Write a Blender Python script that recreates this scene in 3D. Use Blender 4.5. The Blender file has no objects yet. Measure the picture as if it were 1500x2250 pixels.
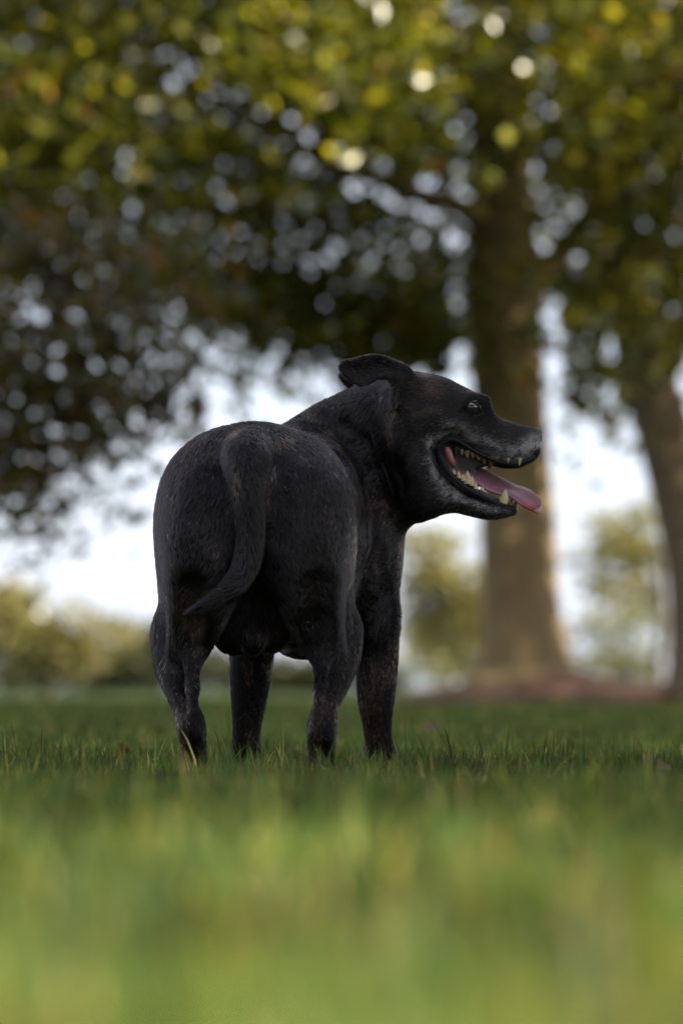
import bpy, math, random, os
import numpy as np

# ---------------------------------------------------------------- camera, sky, sun, exposure
scene = bpy.context.scene
FPX = 7700.0            # focal length expressed in pixels of a 1500 x 2250 frame
CAMH = 0.108            # camera height above the soil: lens resting in the lawn
HORIZ = 1512.0          # row of the horizon
cam_data = bpy.data.cameras.new('camera')
cam = bpy.data.objects.new('camera', cam_data)
scene.collection.objects.link(cam)
cam.location = (0, 0, CAMH)
cam.rotation_euler = (math.radians(90), 0, 0)
cam_data.sensor_fit = 'VERTICAL'
cam_data.sensor_height = 36.0
cam_data.sensor_width = 24.0
cam_data.lens = 36.0 * FPX / 2250.0
cam_data.shift_y = (HORIZ - 1125.0) / 2250.0
cam_data.clip_start = 0.02
cam_data.clip_end = 3000
cam_data.dof.use_dof = True
cam_data.dof.focus_distance = 4.72
APERTURE_M = 0.0345
cam_data.dof.aperture_fstop = cam_data.lens / 1000.0 / APERTURE_M
cam_data.dof.aperture_blades = 0
scene.camera = cam

SUN_EL = math.radians(35.0)
SUN_AZ = math.radians(110.0)      # measured from +Y (away from the lens) towards +X
world = bpy.data.worlds.new('World')
scene.world = world
world.use_nodes = True
wn = world.node_tree.nodes
wl = world.node_tree.links
wn.clear()
w_out = wn.new('ShaderNodeOutputWorld')
w_bg = wn.new('ShaderNodeBackground')
w_sky = wn.new('ShaderNodeTexSky')
w_sky.sky_type = 'NISHITA'
w_sky.sun_disc = False
w_sky.sun_elevation = SUN_EL
w_sky.sun_rotation = SUN_AZ
w_sky.air_density = 1.0
w_sky.dust_density = 2.0
w_sky.ozone_density = 1.5
w_bg.inputs['Strength'].default_value = 0.064
# thin bright cloud veil over the whole sky
w_tc = wn.new('ShaderNodeTexCoord')
w_map = wn.new('ShaderNodeMapping'); w_map.inputs['Scale'].default_value = (1.0, 1.0, 3.0)
w_nz = wn.new('ShaderNodeTexNoise'); w_nz.inputs['Scale'].default_value = 3.0; w_nz.inputs['Detail'].default_value = 6.0
w_rp = wn.new('ShaderNodeValToRGB')
w_rp.color_ramp.elements[0].position = 0.3; w_rp.color_ramp.elements[0].color = (0.55, 0.55, 0.55, 1)
w_rp.color_ramp.elements[1].position = 0.7; w_rp.color_ramp.elements[1].color = (0.9, 0.9, 0.9, 1)
w_mix = wn.new('ShaderNodeMix'); w_mix.data_type = 'RGBA'
w_mix.inputs[7].default_value = (6.9, 7.4, 8.6, 1)
wl.new(w_tc.outputs['Generated'], w_map.inputs[0]); wl.new(w_map.outputs[0], w_nz.inputs['Vector'])
wl.new(w_nz.outputs['Fac'], w_rp.inputs[0]); wl.new(w_rp.outputs[0], w_mix.inputs[0])
wl.new(w_sky.outputs[0], w_mix.inputs[6])
wl.new(w_mix.outputs[2], w_bg.inputs['Color'])
wl.new(w_bg.outputs[0], w_out.inputs[0])

sun_data = bpy.data.lights.new('sun', 'SUN')
sun_data.energy = 5.0
sun_data.angle = math.radians(0.55)
sun_data.color = (1.0, 0.89, 0.68)
sun = bpy.data.objects.new('sun', sun_data)
scene.collection.objects.link(sun)
sdir = (math.sin(SUN_AZ) * math.cos(SUN_EL), math.cos(SUN_AZ) * math.cos(SUN_EL), math.sin(SUN_EL))
from mathutils import Vector
sun.rotation_euler = Vector(sdir).to_track_quat('Z', 'Y').to_euler()
sun.location = (0, 20, 30)

scene.view_settings.view_transform = 'Standard'
scene.view_settings.look = 'None'
scene.view_settings.gamma = 1.0
scene.view_settings.use_curve_mapping = False
scene.view_settings.exposure = 1.62
scene.render.engine = 'CYCLES'
scene.cycles.use_denoising = True
try:
    scene.cycles.denoiser = 'OPENIMAGEDENOISE'
except Exception:
    pass
scene.cycles.max_bounces = 8
scene.cycles.diffuse_bounces = 3
scene.cycles.glossy_bounces = 3
scene.cycles.transmission_bounces = 5
scene.cycles.transparent_max_bounces = 8
scene.cycles.sample_clamp_indirect = 8.0
scene.cycles_curves.shape = 'RIBBONS'
scene.cycles_curves.subdivisions = 2

# ---------------------------------------------------------------- helpers
def P(px, py, d):
    """metric point seen at photo pixel (px, py) at distance d from the lens"""
    return np.array([(px - 750.0) / FPX * d, d, CAMH + (HORIZ - py) / FPX * d])

def link(o, parent=None):
    scene.collection.objects.link(o)
    if parent is not None:
        o.parent = parent
    return o

def empty(name, loc=(0, 0, 0)):
    o = bpy.data.objects.new(name, None)
    o.location = loc
    o.empty_display_size = 0.1
    return link(o)

def tag(o, label=None, cat=None, group=None, kind=None):
    if label: o['label'] = label
    if cat: o['category'] = cat
    if group: o['group'] = group
    if kind: o['kind'] = kind
    return o

def np_mesh(name, V, quads=None, tris=None, smooth=True):
    V = np.asarray(V, dtype=np.float32)
    me = bpy.data.meshes.new(name)
    nq = 0 if quads is None else len(quads)
    nt = 0 if tris is None else len(tris)
    loops = []
    if nq: loops.append(np.asarray(quads, dtype=np.int32).ravel())
    if nt: loops.append(np.asarray(tris, dtype=np.int32).ravel())
    loops = np.concatenate(loops)
    me.vertices.add(len(V)); me.vertices.foreach_set('co', V.ravel())
    me.loops.add(len(loops)); me.loops.foreach_set('vertex_index', loops)
    starts = np.concatenate([np.arange(nq) * 4, nq * 4 + np.arange(nt) * 3]).astype(np.int32)
    me.polygons.add(nq + nt); me.polygons.foreach_set('loop_start', starts)
    me.polygons.foreach_set('use_smooth', np.full(nq + nt, smooth, dtype=bool))
    me.update(calc_edges=True)
    me.validate()
    return me

def mesh_obj(name, V, quads=None, tris=None, mat=None, parent=None, smooth=True, origin=None):
    V = np.asarray(V, dtype=np.float64)
    if origin is not None:
        V = V - np.asarray(origin)
    o = bpy.data.objects.new(name, np_mesh(name, V, quads, tris, smooth))
    if mat is not None:
        o.data.materials.append(mat)
    link(o, parent)
    if origin is not None and parent is None:
        o.location = origin
    return o

def new_mat(name):
    m = bpy.data.materials.new(name)
    m.use_nodes = True
    nt = m.node_tree
    nt.nodes.clear()
    out = nt.nodes.new('ShaderNodeOutputMaterial')
    return m, nt, out

def node(nt, kind, **kw):
    n = nt.nodes.new(kind)
    for k, v in kw.items():
        if k.startswith('i_'):
            n.inputs[k[2:].replace('_', ' ')].default_value = v
        else:
            setattr(n, k, v)
    return n

def ramp(nt, stops):
    n = nt.nodes.new('ShaderNodeValToRGB')
    e = n.color_ramp.elements
    e[0].position, e[0].color = stops[0][0], (*stops[0][1], 1)
    e[1].position, e[1].color = stops[-1][0], (*stops[-1][1], 1)
    for p, c in stops[1:-1]:
        x = e.new(p); x.color = (*c, 1)
    return n

def add_color(me, name, cols, domain='POINT'):
    a = me.attributes.new(name, 'FLOAT_COLOR', domain)
    c = np.ones((len(cols), 4), dtype=np.float32); c[:, :3] = cols
    a.data.foreach_set('color', c.ravel())

def add_float(me, name, vals, domain='POINT'):
    a = me.attributes.new(name, 'FLOAT', domain)
    a.data.foreach_set('value', np.asarray(vals, dtype=np.float32))

def noise3(p, seed=0):
    """smooth value noise in 0..1"""
    p = np.asarray(p, dtype=np.float64)
    i = np.floor(p).astype(np.int64); f = p - i
    f = f * f * (3 - 2 * f)
    def h(a, b, c):
        n = (a * 374761393 + b * 668265263 + c * 2147483647 + seed * 974634777) & 0xffffffff
        n = ((n ^ (n >> 13)) * 1274126177) & 0xffffffff
        n = (n ^ (n >> 16)) & 0xffff
        return n / 65535.0
    x, y, z = i[..., 0], i[..., 1], i[..., 2]
    fx, fy, fz = f[..., 0], f[..., 1], f[..., 2]
    r = 0
    for dx in (0, 1):
        wx = fx if dx else 1 - fx
        for dy in (0, 1):
            wy = fy if dy else 1 - fy
            for dz in (0, 1):
                wz = fz if dz else 1 - fz
                r = r + wx * wy * wz * h(x + dx, y + dy, z + dz)
    return r

def catmull(pts, n=8, closed=True):
    pts = np.asarray(pts, dtype=np.float64)
    N = len(pts); out = []
    for i in range(N if closed else N - 1):
        if closed:
            a, b, c, d = pts[(i - 1) % N], pts[i], pts[(i + 1) % N], pts[(i + 2) % N]
        else:
            a, b, c, d = pts[max(i - 1, 0)], pts[i], pts[i + 1], pts[min(i + 2, N - 1)]
        for t in np.arange(n) / n:
            out.append(0.5 * (2 * b + (c - a) * t + (2 * a - 5 * b + 4 * c - d) * t * t + (3 * b - a - 3 * c + d) * t ** 3))
    if not closed:
        out.append(pts[-1])
    return np.array(out)

def tube(path, radii, sides=10, cap=True):
    """loft a round tube; returns V, quads, tris"""
    path = np.asarray(path, float); n = len(path)
    radii = np.broadcast_to(np.asarray(radii, float), (n,))
    T = np.gradient(path, axis=0)
    T /= np.linalg.norm(T, axis=1)[:, None] + 1e-12
    ref = np.array([0.31, 0.2, 0.93]) if abs(T[0][2]) < 0.8 else np.array([1.0, 0.1, 0.0])
    V = []
    u = np.cross(T[0], ref); u /= np.linalg.norm(u)
    for i in range(n):
        u = u - T[i] * np.dot(u, T[i]); u /= np.linalg.norm(u)
        v = np.cross(T[i], u)
        a = np.arange(sides) / sides * 2 * math.pi
        V.append(path[i] + radii[i] * (np.cos(a)[:, None] * u + np.sin(a)[:, None] * v))
    V = np.concatenate(V)
    Q = []
    for i in range(n - 1):
        for j in range(sides):
            k = (j + 1) % sides
            Q.append((i * sides + j, i * sides + k, (i + 1) * sides + k, (i + 1) * sides + j))
    tr = []
    if cap:
        c0, c1 = len(V), len(V) + 1
        V = np.concatenate([V, path[:1], path[-1:]])
        for j in range(sides):
            k = (j + 1) % sides
            tr.append((c0, k, j)); tr.append((c1, (n - 1) * sides + j, (n - 1) * sides + k))
    return V, Q, tr
# ---------------------------------------------------------------- setting: ground, mulch, trees
def leaf_mat(name, rough=0.38, trans=0.52, tint=(1.5, 1.35, 0.5), spec=0.5):
    m, nt, out = new_mat(name)
    a = node(nt, 'ShaderNodeAttribute', attribute_name='leaf_color')
    b = node(nt, 'ShaderNodeBsdfPrincipled')
    b.inputs['Roughness'].default_value = rough
    b.inputs['Specular IOR Level'].default_value = spec
    t = node(nt, 'ShaderNodeBsdfTranslucent')
    mul = node(nt, 'ShaderNodeMix', data_type='RGBA', blend_type='MULTIPLY')
    mul.inputs['Factor'].default_value = 1.0
    mul.inputs[7].default_value = (*tint, 1)
    nt.links.new(a.outputs['Color'], mul.inputs[6])
    nt.links.new(mul.outputs[2], t.inputs['Color'])
    nt.links.new(a.outputs['Color'], b.inputs['Base Color'])
    mx = node(nt, 'ShaderNodeMixShader'); mx.inputs[0].default_value = trans
    nt.links.new(b.outputs[0], mx.inputs[1]); nt.links.new(t.outputs[0], mx.inputs[2])
    nt.links.new(mx.outputs[0], out.inputs[0])
    return m

def bark_mat(name, c1, c2, scale=6.0):
    m, nt, out = new_mat(name)
    b = node(nt, 'ShaderNodeBsdfPrincipled'); b.inputs['Roughness'].default_value = 0.85
    tc = node(nt, 'ShaderNodeTexCoord'); mp = node(nt, 'ShaderNodeMapping'); mp.inputs['Scale'].default_value = (scale, scale, scale * 0.25)
    nz = node(nt, 'ShaderNodeTexNoise'); nz.inputs['Scale'].default_value = 3; nz.inputs['Detail'].default_value = 8; nz.inputs['Roughness'].default_value = 0.65
    nt.links.new(tc.outputs['Object'], mp.inputs[0]); nt.links.new(mp.outputs[0], nz.inputs['Vector'])
    rp = ramp(nt, [(0.3, c2), (0.7, c1)])
    nt.links.new(nz.outputs['Fac'], rp.inputs[0]); nt.links.new(rp.outputs[0], b.inputs['Base Color'])
    bp = node(nt, 'ShaderNodeBump'); bp.inputs['Strength'].default_value = 0.9; bp.inputs['Distance'].default_value = 0.03
    nt.links.new(nz.outputs['Fac'], bp.inputs['Height']); nt.links.new(bp.outputs[0], b.inputs['Normal'])
    nt.links.new(b.outputs[0], out.inputs[0])
    return m

LEAF = leaf_mat('tree_leaf', 0.27)
BARK = bark_mat('bark_brown', (0.40, 0.29, 0.14), (0.22, 0.155, 0.075))
BARK_MID = bark_mat('bark_middle', (0.24, 0.17, 0.09), (0.12, 0.085, 0.05))
BARK_DARK = bark_mat('bark_dark', (0.07, 0.05, 0.032), (0.03, 0.022, 0.016))

def leaves_mesh(name, C, size, cols, rng, droop=0.3):
    """one diamond-shaped folded leaf at each centre"""
    n = len(C)
    d = rng.normal(0, 1, (n, 3)); d[:, 2] = d[:, 2] * 0.6 - droop; d /= np.linalg.norm(d, axis=1)[:, None]
    s = np.cross(d, rng.normal(0, 1, (n, 3))); s /= np.linalg.norm(s, axis=1)[:, None]
    nn = np.cross(d, s)
    L = (size * rng.uniform(0.6, 1.25, n))[:, None]
    W = L * rng.uniform(0.55, 0.8, n)[:, None]
    V = np.stack([C - d * L * 0.5, C + s * W * 0.5 + nn * W * 0.12 + d * L * 0.06, C + d * L * 0.5, C - s * W * 0.5 + nn * W * 0.12 + d * L * 0.06], 1).reshape(-1, 3)
    i = np.arange(n) * 4
    T = np.concatenate([np.stack([i, i + 1, i + 2], 1), np.stack([i, i + 2, i + 3], 1)])
    me = np_mesh(name, V, None, T, smooth=False)
    add_color(me, 'leaf_color', np.repeat(cols, 4, axis=0))
    return me

def leaf_cols(n, rng, pal):
    """pal: list of (weight, rgb)"""
    w = np.array([p[0] for p in pal]); w = w / w.sum()
    k = rng.choice(len(pal), n, p=w)
    c = np.array([p[1] for p in pal])[k]
    return c * rng.uniform(0.65, 1.35, (n, 1))

PAL_GREEN = [(5, (0.055, 0.068, 0.009)), (4, (0.10, 0.112, 0.012)), (2.0, (0.21, 0.20, 0.02)), (1.1, (0.34, 0.33, 0.05)), (0.25, (0.24, 0.12, 0.035))]  # the brightest yellow shares put sunlit flecks into the leaf colour
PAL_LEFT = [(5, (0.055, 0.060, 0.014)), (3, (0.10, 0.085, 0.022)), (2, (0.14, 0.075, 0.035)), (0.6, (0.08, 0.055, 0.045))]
PAL_RIGHT = [(4, (0.08, 0.10, 0.016)), (4, (0.14, 0.15, 0.02)), (2.4, (0.30, 0.27, 0.04)), (0.8, (0.24, 0.14, 0.045))]
PAL_GOLD = [(4, (0.22, 0.21, 0.10)), (3, (0.17, 0.18, 0.09)), (2, (0.27, 0.22, 0.12))]
PAL_GREY = [(4, (0.14, 0.16, 0.08)), (3, (0.19, 0.19, 0.10)), (1, (0.20, 0.16, 0.09))]
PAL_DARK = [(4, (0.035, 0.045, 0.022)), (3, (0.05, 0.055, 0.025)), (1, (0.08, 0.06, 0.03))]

def seg_dist(p, a, b):
    d = b - a; t = np.clip(((p - a) @ d) / (d @ d + 1e-12), 0, 1)
    return np.linalg.norm(p - a - t[:, None] * d, axis=1)

def clump_cloud(ells, nclump, per, spread, rng, shell=0.55):
    """leaf centres gathered in twig clumps inside ellipsoids (cx,cy,cz,rx,ry,rz,weight)"""
    w = np.array([e[6] for e in ells]); w = w / w.sum()
    k = rng.choice(len(ells), nclump, p=w)
    e = np.array([e[:6] for e in ells])[k]
    d = rng.normal(0, 1, (nclump, 3)); d /= np.linalg.norm(d, axis=1)[:, None]
    r = shell + (1 - shell) * rng.random(nclump) ** 0.7
    r = np.where(rng.random(nclump) < 0.25, rng.random(nclump) ** 0.4, r)
    c = e[:, :3] + d * e[:, 3:] * r[:, None]
    n = rng.poisson(per, nclump)
    C = np.repeat(c, n, axis=0)
    sp = np.repeat(spread * rng.uniform(0.6, 1.4, nclump), n)
    C = C + rng.normal(0, 1, C.shape) * sp[:, None] * np.array([1, 1, 0.6])
    tone = np.repeat(rng.uniform(0.7, 1.3, nclump), n)
    return C, tone

def tree(name, label, cat, base, trunk, limbs, cloud, size, pal, seed, bark=None, group=None, minz=0.25):
    rng = np.random.default_rng(seed)
    base = np.asarray(base, float)
    t = empty(name, base)
    tag(t, label, cat, group)
    if trunk is not None:
        q = catmull(trunk, 6, closed=False)
        TV, TQ, TT = tube(q[:, :3], q[:, 3], 22)
        ang = noise3(np.stack([TV[:, 0] * 5, TV[:, 1] * 5, TV[:, 2] * 0.8], 1), seed) - 0.5
        cen = np.concatenate([np.repeat(q[:, :3], 22, axis=0), q[:1, :3], q[-1:, :3]])
        TV = cen + (TV - cen) * (1 + 0.28 * ang[:, None])
        tr = mesh_obj('trunk', TV - base, TQ, TT, bark or BARK, t)
        for l in limbs:
            ql = catmull(l, 6, closed=False)
            TV, TQ, TT = tube(ql[:, :3], ql[:, 3], 10)
            mesh_obj('limb', TV - base, TQ, TT, bark or BARK, tr)
    C, tone = cloud(rng)
    ok = C[:, 2] > minz
    C, tone = C[ok], tone[ok]
    cols = leaf_cols(len(C), rng, pal) * tone[:, None]
    me = leaves_mesh('crown', C - base, size, cols, rng)
    me.materials.append(LEAF)
    o = bpy.data.objects.new('crown', me); link(o, t)
    o['kind'] = 'stuff'
    return t

def tp(px, py, d, r_px):
    return [*P(px, py, d), r_px * d / FPX]

def build_setting():
    rng = np.random.default_rng(1)
    # ground: one sheet to the horizon, slightly uneven
    m, nt, out = new_mat('lawn_soil')
    b = node(nt, 'ShaderNodeBsdfPrincipled'); b.inputs['Roughness'].default_value = 0.95
    b.inputs['Specular IOR Level'].default_value = 0.1
    tc = node(nt, 'ShaderNodeTexCoord')
    nz = node(nt, 'ShaderNodeTexNoise'); nz.inputs['Scale'].default_value = 9; nz.inputs['Detail'].default_value = 9; nz.inputs['Roughness'].default_value = 0.7
    nt.links.new(tc.outputs['Object'], nz.inputs['Vector'])
    rp = ramp(nt, [(0.3, (0.018, 0.026, 0.010)), (0.55, (0.035, 0.055, 0.016)), (0.8, (0.06, 0.06, 0.025))])
    nt.links.new(nz.outputs['Fac'], rp.inputs[0]); nt.links.new(rp.outputs[0], b.inputs['Base Color'])
    nt.links.new(b.outputs[0], out.inputs[0])
    xs = np.concatenate([-np.geomspace(900, 8, 24), np.linspace(-6, 6, 25), np.geomspace(8, 900, 24)])
    ys = np.concatenate([[-400, -100, -30, -10, -4], np.linspace(-2, 40, 64), np.geomspace(45, 1500, 24)])
    X, Y = np.meshgrid(xs, ys, indexing='ij')
    Z = np.full(X.shape, -0.012)
    V = np.stack([X, Y, Z], -1).reshape(-1, 3)
    ny = len(ys)
    Q = [(i * ny + j, (i + 1) * ny + j, (i + 1) * ny + j + 1, i * ny + j + 1) for i in range(len(xs) - 1) for j in range(ny - 1)]
    g = mesh_obj('ground', V, Q, None, m)
    tag(g, kind='structure')

    # mulch mound round the large tree, running on to the leaning tree
    m, nt, out = new_mat('bark_mulch')
    b = node(nt, 'ShaderNodeBsdfPrincipled'); b.inputs['Roughness'].default_value = 0.9
    tc = node(nt, 'ShaderNodeTexCoord')
    vz = node(nt, 'ShaderNodeTexVoronoi'); vz.inputs['Scale'].default_value = 28
    nt.links.new(tc.outputs['Object'], vz.inputs['Vector'])
    rp = ramp(nt, [(0.0, (0.035, 0.018, 0.012)), (0.5, (0.10, 0.045, 0.023)), (1.0, (0.22, 0.105, 0.055))])
    nt.links.new(vz.outputs['Color'], rp.inputs[0]); nt.links.new(rp.outputs[0], b.inputs['Base Color'])
    bp = node(nt, 'ShaderNodeBump'); bp.inputs['Strength'].default_value = 1.0; bp.inputs['Distance'].default_value = 0.04
    nt.links.new(vz.outputs['Distance'], bp.inputs['Height']); nt.links.new(bp.outputs[0], b.inputs['Normal'])
    nt.links.new(b.outputs[0], out.inputs[0])
    gx = np.linspace(-1.6, 6.5, 150); gy = np.linspace(22.6, 31, 110)
    X, Y = np.meshgrid(gx, gy, indexing='ij')
    def mound(cx, cy, rx, ry, h): return h * np.exp(-((X - cx) / rx) ** 2 - ((Y - cy) / ry) ** 2)
    Z = mound(1.45, 27.0, 0.75, 0.9, 0.17) + mound(2.6, 26.2, 1.6, 1.4, 0.07) + mound(3.2, 25.3, 2.6, 1.3, 0.10) + mound(1.4, 26.6, 1.6, 1.3, 0.05)
    Z = Z + 0.05 * (noise3(np.stack([X * 5, Y * 5, 0 * X], -1), 3) - 0.5) + 0.03 * (noise3(np.stack([X * 14, Y * 14, 0 * X], -1), 4) - 0.5) - 0.035
    V = np.stack([X, Y, Z], -1).reshape(-1, 3); ny = len(gy)
    Q = [(i * ny + j, (i + 1) * ny + j, (i + 1) * ny + j + 1, i * ny + j + 1) for i in range(len(gx) - 1) for j in range(ny - 1)]
    mu = mesh_obj('mulch_bed', V, Q, None, m)
    tag(mu, kind='structure')

    # ---- the large tree behind the dog's muzzle
    D = 27.0
    trunk = [tp(1150, 1505, D, 150), tp(1152, 1470, D, 112), tp(1150, 1400, D, 98), tp(1143, 1300, D, 88), tp(1132, 1100, D, 83), tp(1120, 900, D, 83), tp(1110, 700, D, 88),
             tp(1108, 560, D, 84), tp(1105, 400, D, 68), tp(1100, 200, D, 60), tp(1095, 0, D, 50), tp(1080, -400, D, 40), tp(1060, -1000, D, 26), tp(1050, -1700, D, 12)]
    limbs = [[tp(1150, 660, D, 40), tp(1210, 580, D, 30), tp(1280, 490, D - 0.3, 25), tp(1345, 400, D - 0.6, 22), tp(1420, 260, D - 1, 18), tp(1500, 60, D - 1.5, 14), tp(1650, -300, D - 2, 8)],
             [tp(1080, 520, D, 36), tp(1010, 455, D - 0.3, 26), tp(900, 420, D - 0.7, 20), tp(760, 370, D - 1.2, 16), tp(560, 260, D - 1.8, 12), tp(300, 120, D - 2.4, 7)],
             [tp(1090, 240, D, 32), tp(980, 60, D + 0.5, 24), tp(820, -200, D + 1, 16), tp(600, -500, D + 1.5, 8)],
             [tp(1110, 120, D, 30), tp(1220, -60, D + 0.8, 22), tp(1400, -300, D + 1.5, 14), tp(1600, -600, D + 2, 8)],
             [tp(1085, 330, D, 30), tp(1020, 200, D - 1.0, 20), tp(900, 60, D - 2.2, 13), tp(700, -80, D - 3.5, 6)]]
    ells = [(1.0, 27.5, 8.8, 8.5, 6.0, 6.0, 10), (-2.0, 26, 6.0, 3.2, 3.0, 2.6, 2.2), (0.4, 25.5, 5.2, 2.4, 2.2, 1.5, 1.6), (1.6, 25.0, 5.6, 2.5, 2.0, 1.6, 1.2), (-0.8, 27, 4.0, 2.6, 2.0, 1.0, 0.8), (-0.4, 23.2, 3.9, 2.0, 0.9, 0.8, 0.16), (1.0, 22.4, 4.1, 1.2, 0.8, 0.7, 0.3), (0.3, 26.5, 3.3, 1.6, 1.6, 0.6, 0.16), (-1.2, 26.5, 3.2, 1.4, 1.6, 0.6, 0.14)]
    def spray(px, py, rx, ry, wt, d):
        c = P(px, py, d); return (c[0], d, c[2], rx * d / FPX, 1.0, ry * d / FPX, wt)
    fine = [spray(640, 690, 120, 60, 1.0, 26), spray(760, 720, 110, 60, 0.8, 26), spray(880, 690, 120, 80, 1.2, 26), spray(960, 720, 90, 70, 0.9, 25.5), spray(840, 800, 90, 40, 0.3, 26),
            spray(520, 660, 110, 60, 0.8, 26), spray(560, 780, 90, 40, 0.16, 26), spray(1010, 640, 60, 60, 0.8, 25), spray(1240, 640, 70, 80, 0.9, 26), spray(1250, 760, 60, 70, 0.34, 26),
            spray(1270, 860, 55, 60, 0.22, 26), spray(1230, 930, 45, 60, 0.12, 26), spray(1300, 780, 60, 60, 0.25, 26), spray(700, 830, 60, 40, 0.1, 26), spray(1000, 790, 60, 40, 0.22, 26), spray(1320, 960, 50, 60, 0.1, 27)]
    def main_cloud(r):
        a, ta = clump_cloud(ells, 3000, 32, 0.42, r)
        b, tb = clump_cloud(fine, 330, 13, 0.22, r, 0.1)
        C, T_ = np.concatenate([a, b]), np.concatenate([ta, tb])
        up = (C[:, 2] < 6.3) | (r.random(len(C)) < 0.5)          # the upper crown is thinner and lets the sun in
        C, T_ = C[up], T_[up]
        # the trunk and its forks stand clear of most of the foliage on this side
        k = np.ones(len(C), bool)
        for path, wd in ((trunk, 0.42), (limbs[0], 0.22), (limbs[1], 0.16)):
            q = np.array(path)[:, :3]
            dd = np.full(len(C), 9.0)
            Pq = C[:, [0, 2]] * (27.0 / C[:, 1:2])
            for u_, v_ in zip(q[:-1], q[1:]):
                dd = np.minimum(dd, seg_dist(Pq, u_[[0, 2]] * 27.0 / u_[1], v_[[0, 2]] * 27.0 / v_[1]))
            k &= ~((dd < wd) & (C[:, 1] < 27) & (r.random(len(C)) < 0.8))
        return C[k], T_[k]
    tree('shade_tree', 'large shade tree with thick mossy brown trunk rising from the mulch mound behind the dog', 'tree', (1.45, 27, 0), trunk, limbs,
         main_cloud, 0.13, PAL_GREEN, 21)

    # ---- leaning tree at the edge of the frame
    D = 24.5
    trunk = [tp(1560, 1515, D, 110), tp(1556, 1470, D, 88), tp(1548, 1380, D, 78), tp(1530, 1230, D, 72), tp(1495, 1080, D, 68), tp(1455, 930, D, 66), tp(1418, 800, D, 62), tp(1380, 640, D, 52),
             tp(1350, 400, D, 42), tp(1330, 100, D, 34), tp(1320, -300, D, 22), tp(1310, -700, D, 10)]
    limbs = [[tp(1440, 860, D, 40), tp(1490, 740, D - 0.2, 30), tp(1550, 600, D - 0.4, 22), tp(1640, 400, D - 0.8, 14), tp(1740, 150, D - 1, 8)],
             [tp(1385, 640, D, 36), tp(1450, 480, D + 0.4, 24), tp(1500, 280, D + 0.8, 16), tp(1540, 0, D + 1.2, 8)]]
    ells = [(3.9, 26, 7.2, 3.4, 3.0, 3.6, 5), (2.4, 24, 3.7, 1.2, 1.4, 0.9, 1.5), (2.0, 23.3, 2.7, 0.55, 0.5, 0.42, 0.45), (2.3, 23.5, 4.8, 1.1, 1.6, 1.4, 1.2)]
    tree('leaning_tree', 'leaning tree with stout brown trunk at the edge of the lawn', 'tree', (2.58, D, 0), trunk, limbs,
         lambda r: clump_cloud(ells, 560, 34, 0.36, r), 0.12, PAL_RIGHT, 22, BARK_MID)

    # ---- dark tree whose boughs droop in from the side; its crown shades the dog
    D = 17.0
    trunk = [[-6.0, 17, -0.05, 0.52], [-6.0, 17, 0.4, 0.38], [-5.9, 17, 2.0, 0.33], [-5.9, 17, 4.5, 0.28], [-5.9, 17, 8.0, 0.18], [-5.9, 17, 12.5, 0.05]]
    limbs = [[[-5.9, 17, 3.2, 0.15], [-4.4, 17, 3.5, 0.11], [-3.0, 17, 3.2, 0.08], [-1.9, 17, 2.6, 0.05], [-1.2, 17, 1.9, 0.03], [-0.8, 17, 1.4, 0.012]],
             [[-5.9, 17, 2.6, 0.15], [-4.2, 16.8, 2.8, 0.10], [-2.8, 16.8, 2.3, 0.07], [-1.9, 16.8, 1.6, 0.04], [-1.5, 16.8, 1.0, 0.015]],
             [[-5.9, 17, 4.5, 0.15], [-4.6, 17.4, 5.6, 0.10], [-3.6, 17.8, 6.6, 0.06], [-2.8, 18, 7.4, 0.02]]]
    def bough(px, py, rx, ry, wt, d=D):
        c = P(px, py, d); return (c[0], d, c[2], rx * d / FPX, 0.7, ry * d / FPX, wt)
    ells = [(-6.6, 16.2, 8.0, 5.4, 4.8, 4.6, 20)]
    fine = [bough(120, 600, 260, 120, 1.2), bough(330, 640, 200, 90, 0.5), bough(60, 770, 130, 70, 0.7), bough(260, 740, 130, 60, 0.4), bough(60, 870, 110, 60, 0.36), bough(210, 870, 120, 50, 0.34),
            bough(110, 960, 100, 70, 0.36), bough(30, 1030, 80, 90, 0.26), bough(250, 960, 60, 60, 0.14), bough(370, 900, 70, 50, 0.12),
            bough(70, 1110, 50, 60, 0.12), bough(20, 1190, 40, 40, 0.06), bough(130, 1130, 40, 40, 0.05), bough(160, 1050, 30, 50, 0.05), bough(-80, 1000, 90, 160, 0.5)]
    def cloud(r):
        a, ta = clump_cloud(ells, 1000, 34, 0.42, r)
        b, tb = clump_cloud(fine, 280, 11, 0.20, r, 0.1)
        return np.concatenate([a, b]), np.concatenate([ta, tb])
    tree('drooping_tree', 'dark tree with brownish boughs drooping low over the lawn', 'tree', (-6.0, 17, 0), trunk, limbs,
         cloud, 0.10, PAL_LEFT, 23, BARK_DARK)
    # ---- shade trees standing beside the lawn; the last is added to dapple the trunk
    for k, (bx, by, lab) in enumerate(((10.2, 5.0, 'broad tree beside the lawn whose crown shades the dog'), (12.6, 13.0, 'broad tree beside the lawn past the one shading the dog'), (12.8, 22.6, 'unseen broad tree added beside the far end of the lawn to shade the large trunk'))):
        trunk = [[bx, by, -0.05, 0.5], [bx, by, 0.4, 0.36], [bx + 0.1, by, 3.0, 0.3], [bx + 0.1, by, 8.0, 0.18], [bx, by, 12, 0.05]]
        limbs = [[[bx, by, 3.5, 0.15], [bx + 1.6, by + 0.4, 4.8, 0.10], [bx + 3.2, by + 0.6, 6.0, 0.05]], [[bx, by, 4, 0.15], [bx - 1.6, by - 0.6, 5.5, 0.10], [bx - 3.0, by - 1, 7.0, 0.05]]]
        ells = [(bx, by, 8.0, 6.2, 6.2, 4.6 if k < 2 else 2.6, 1)]
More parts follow.
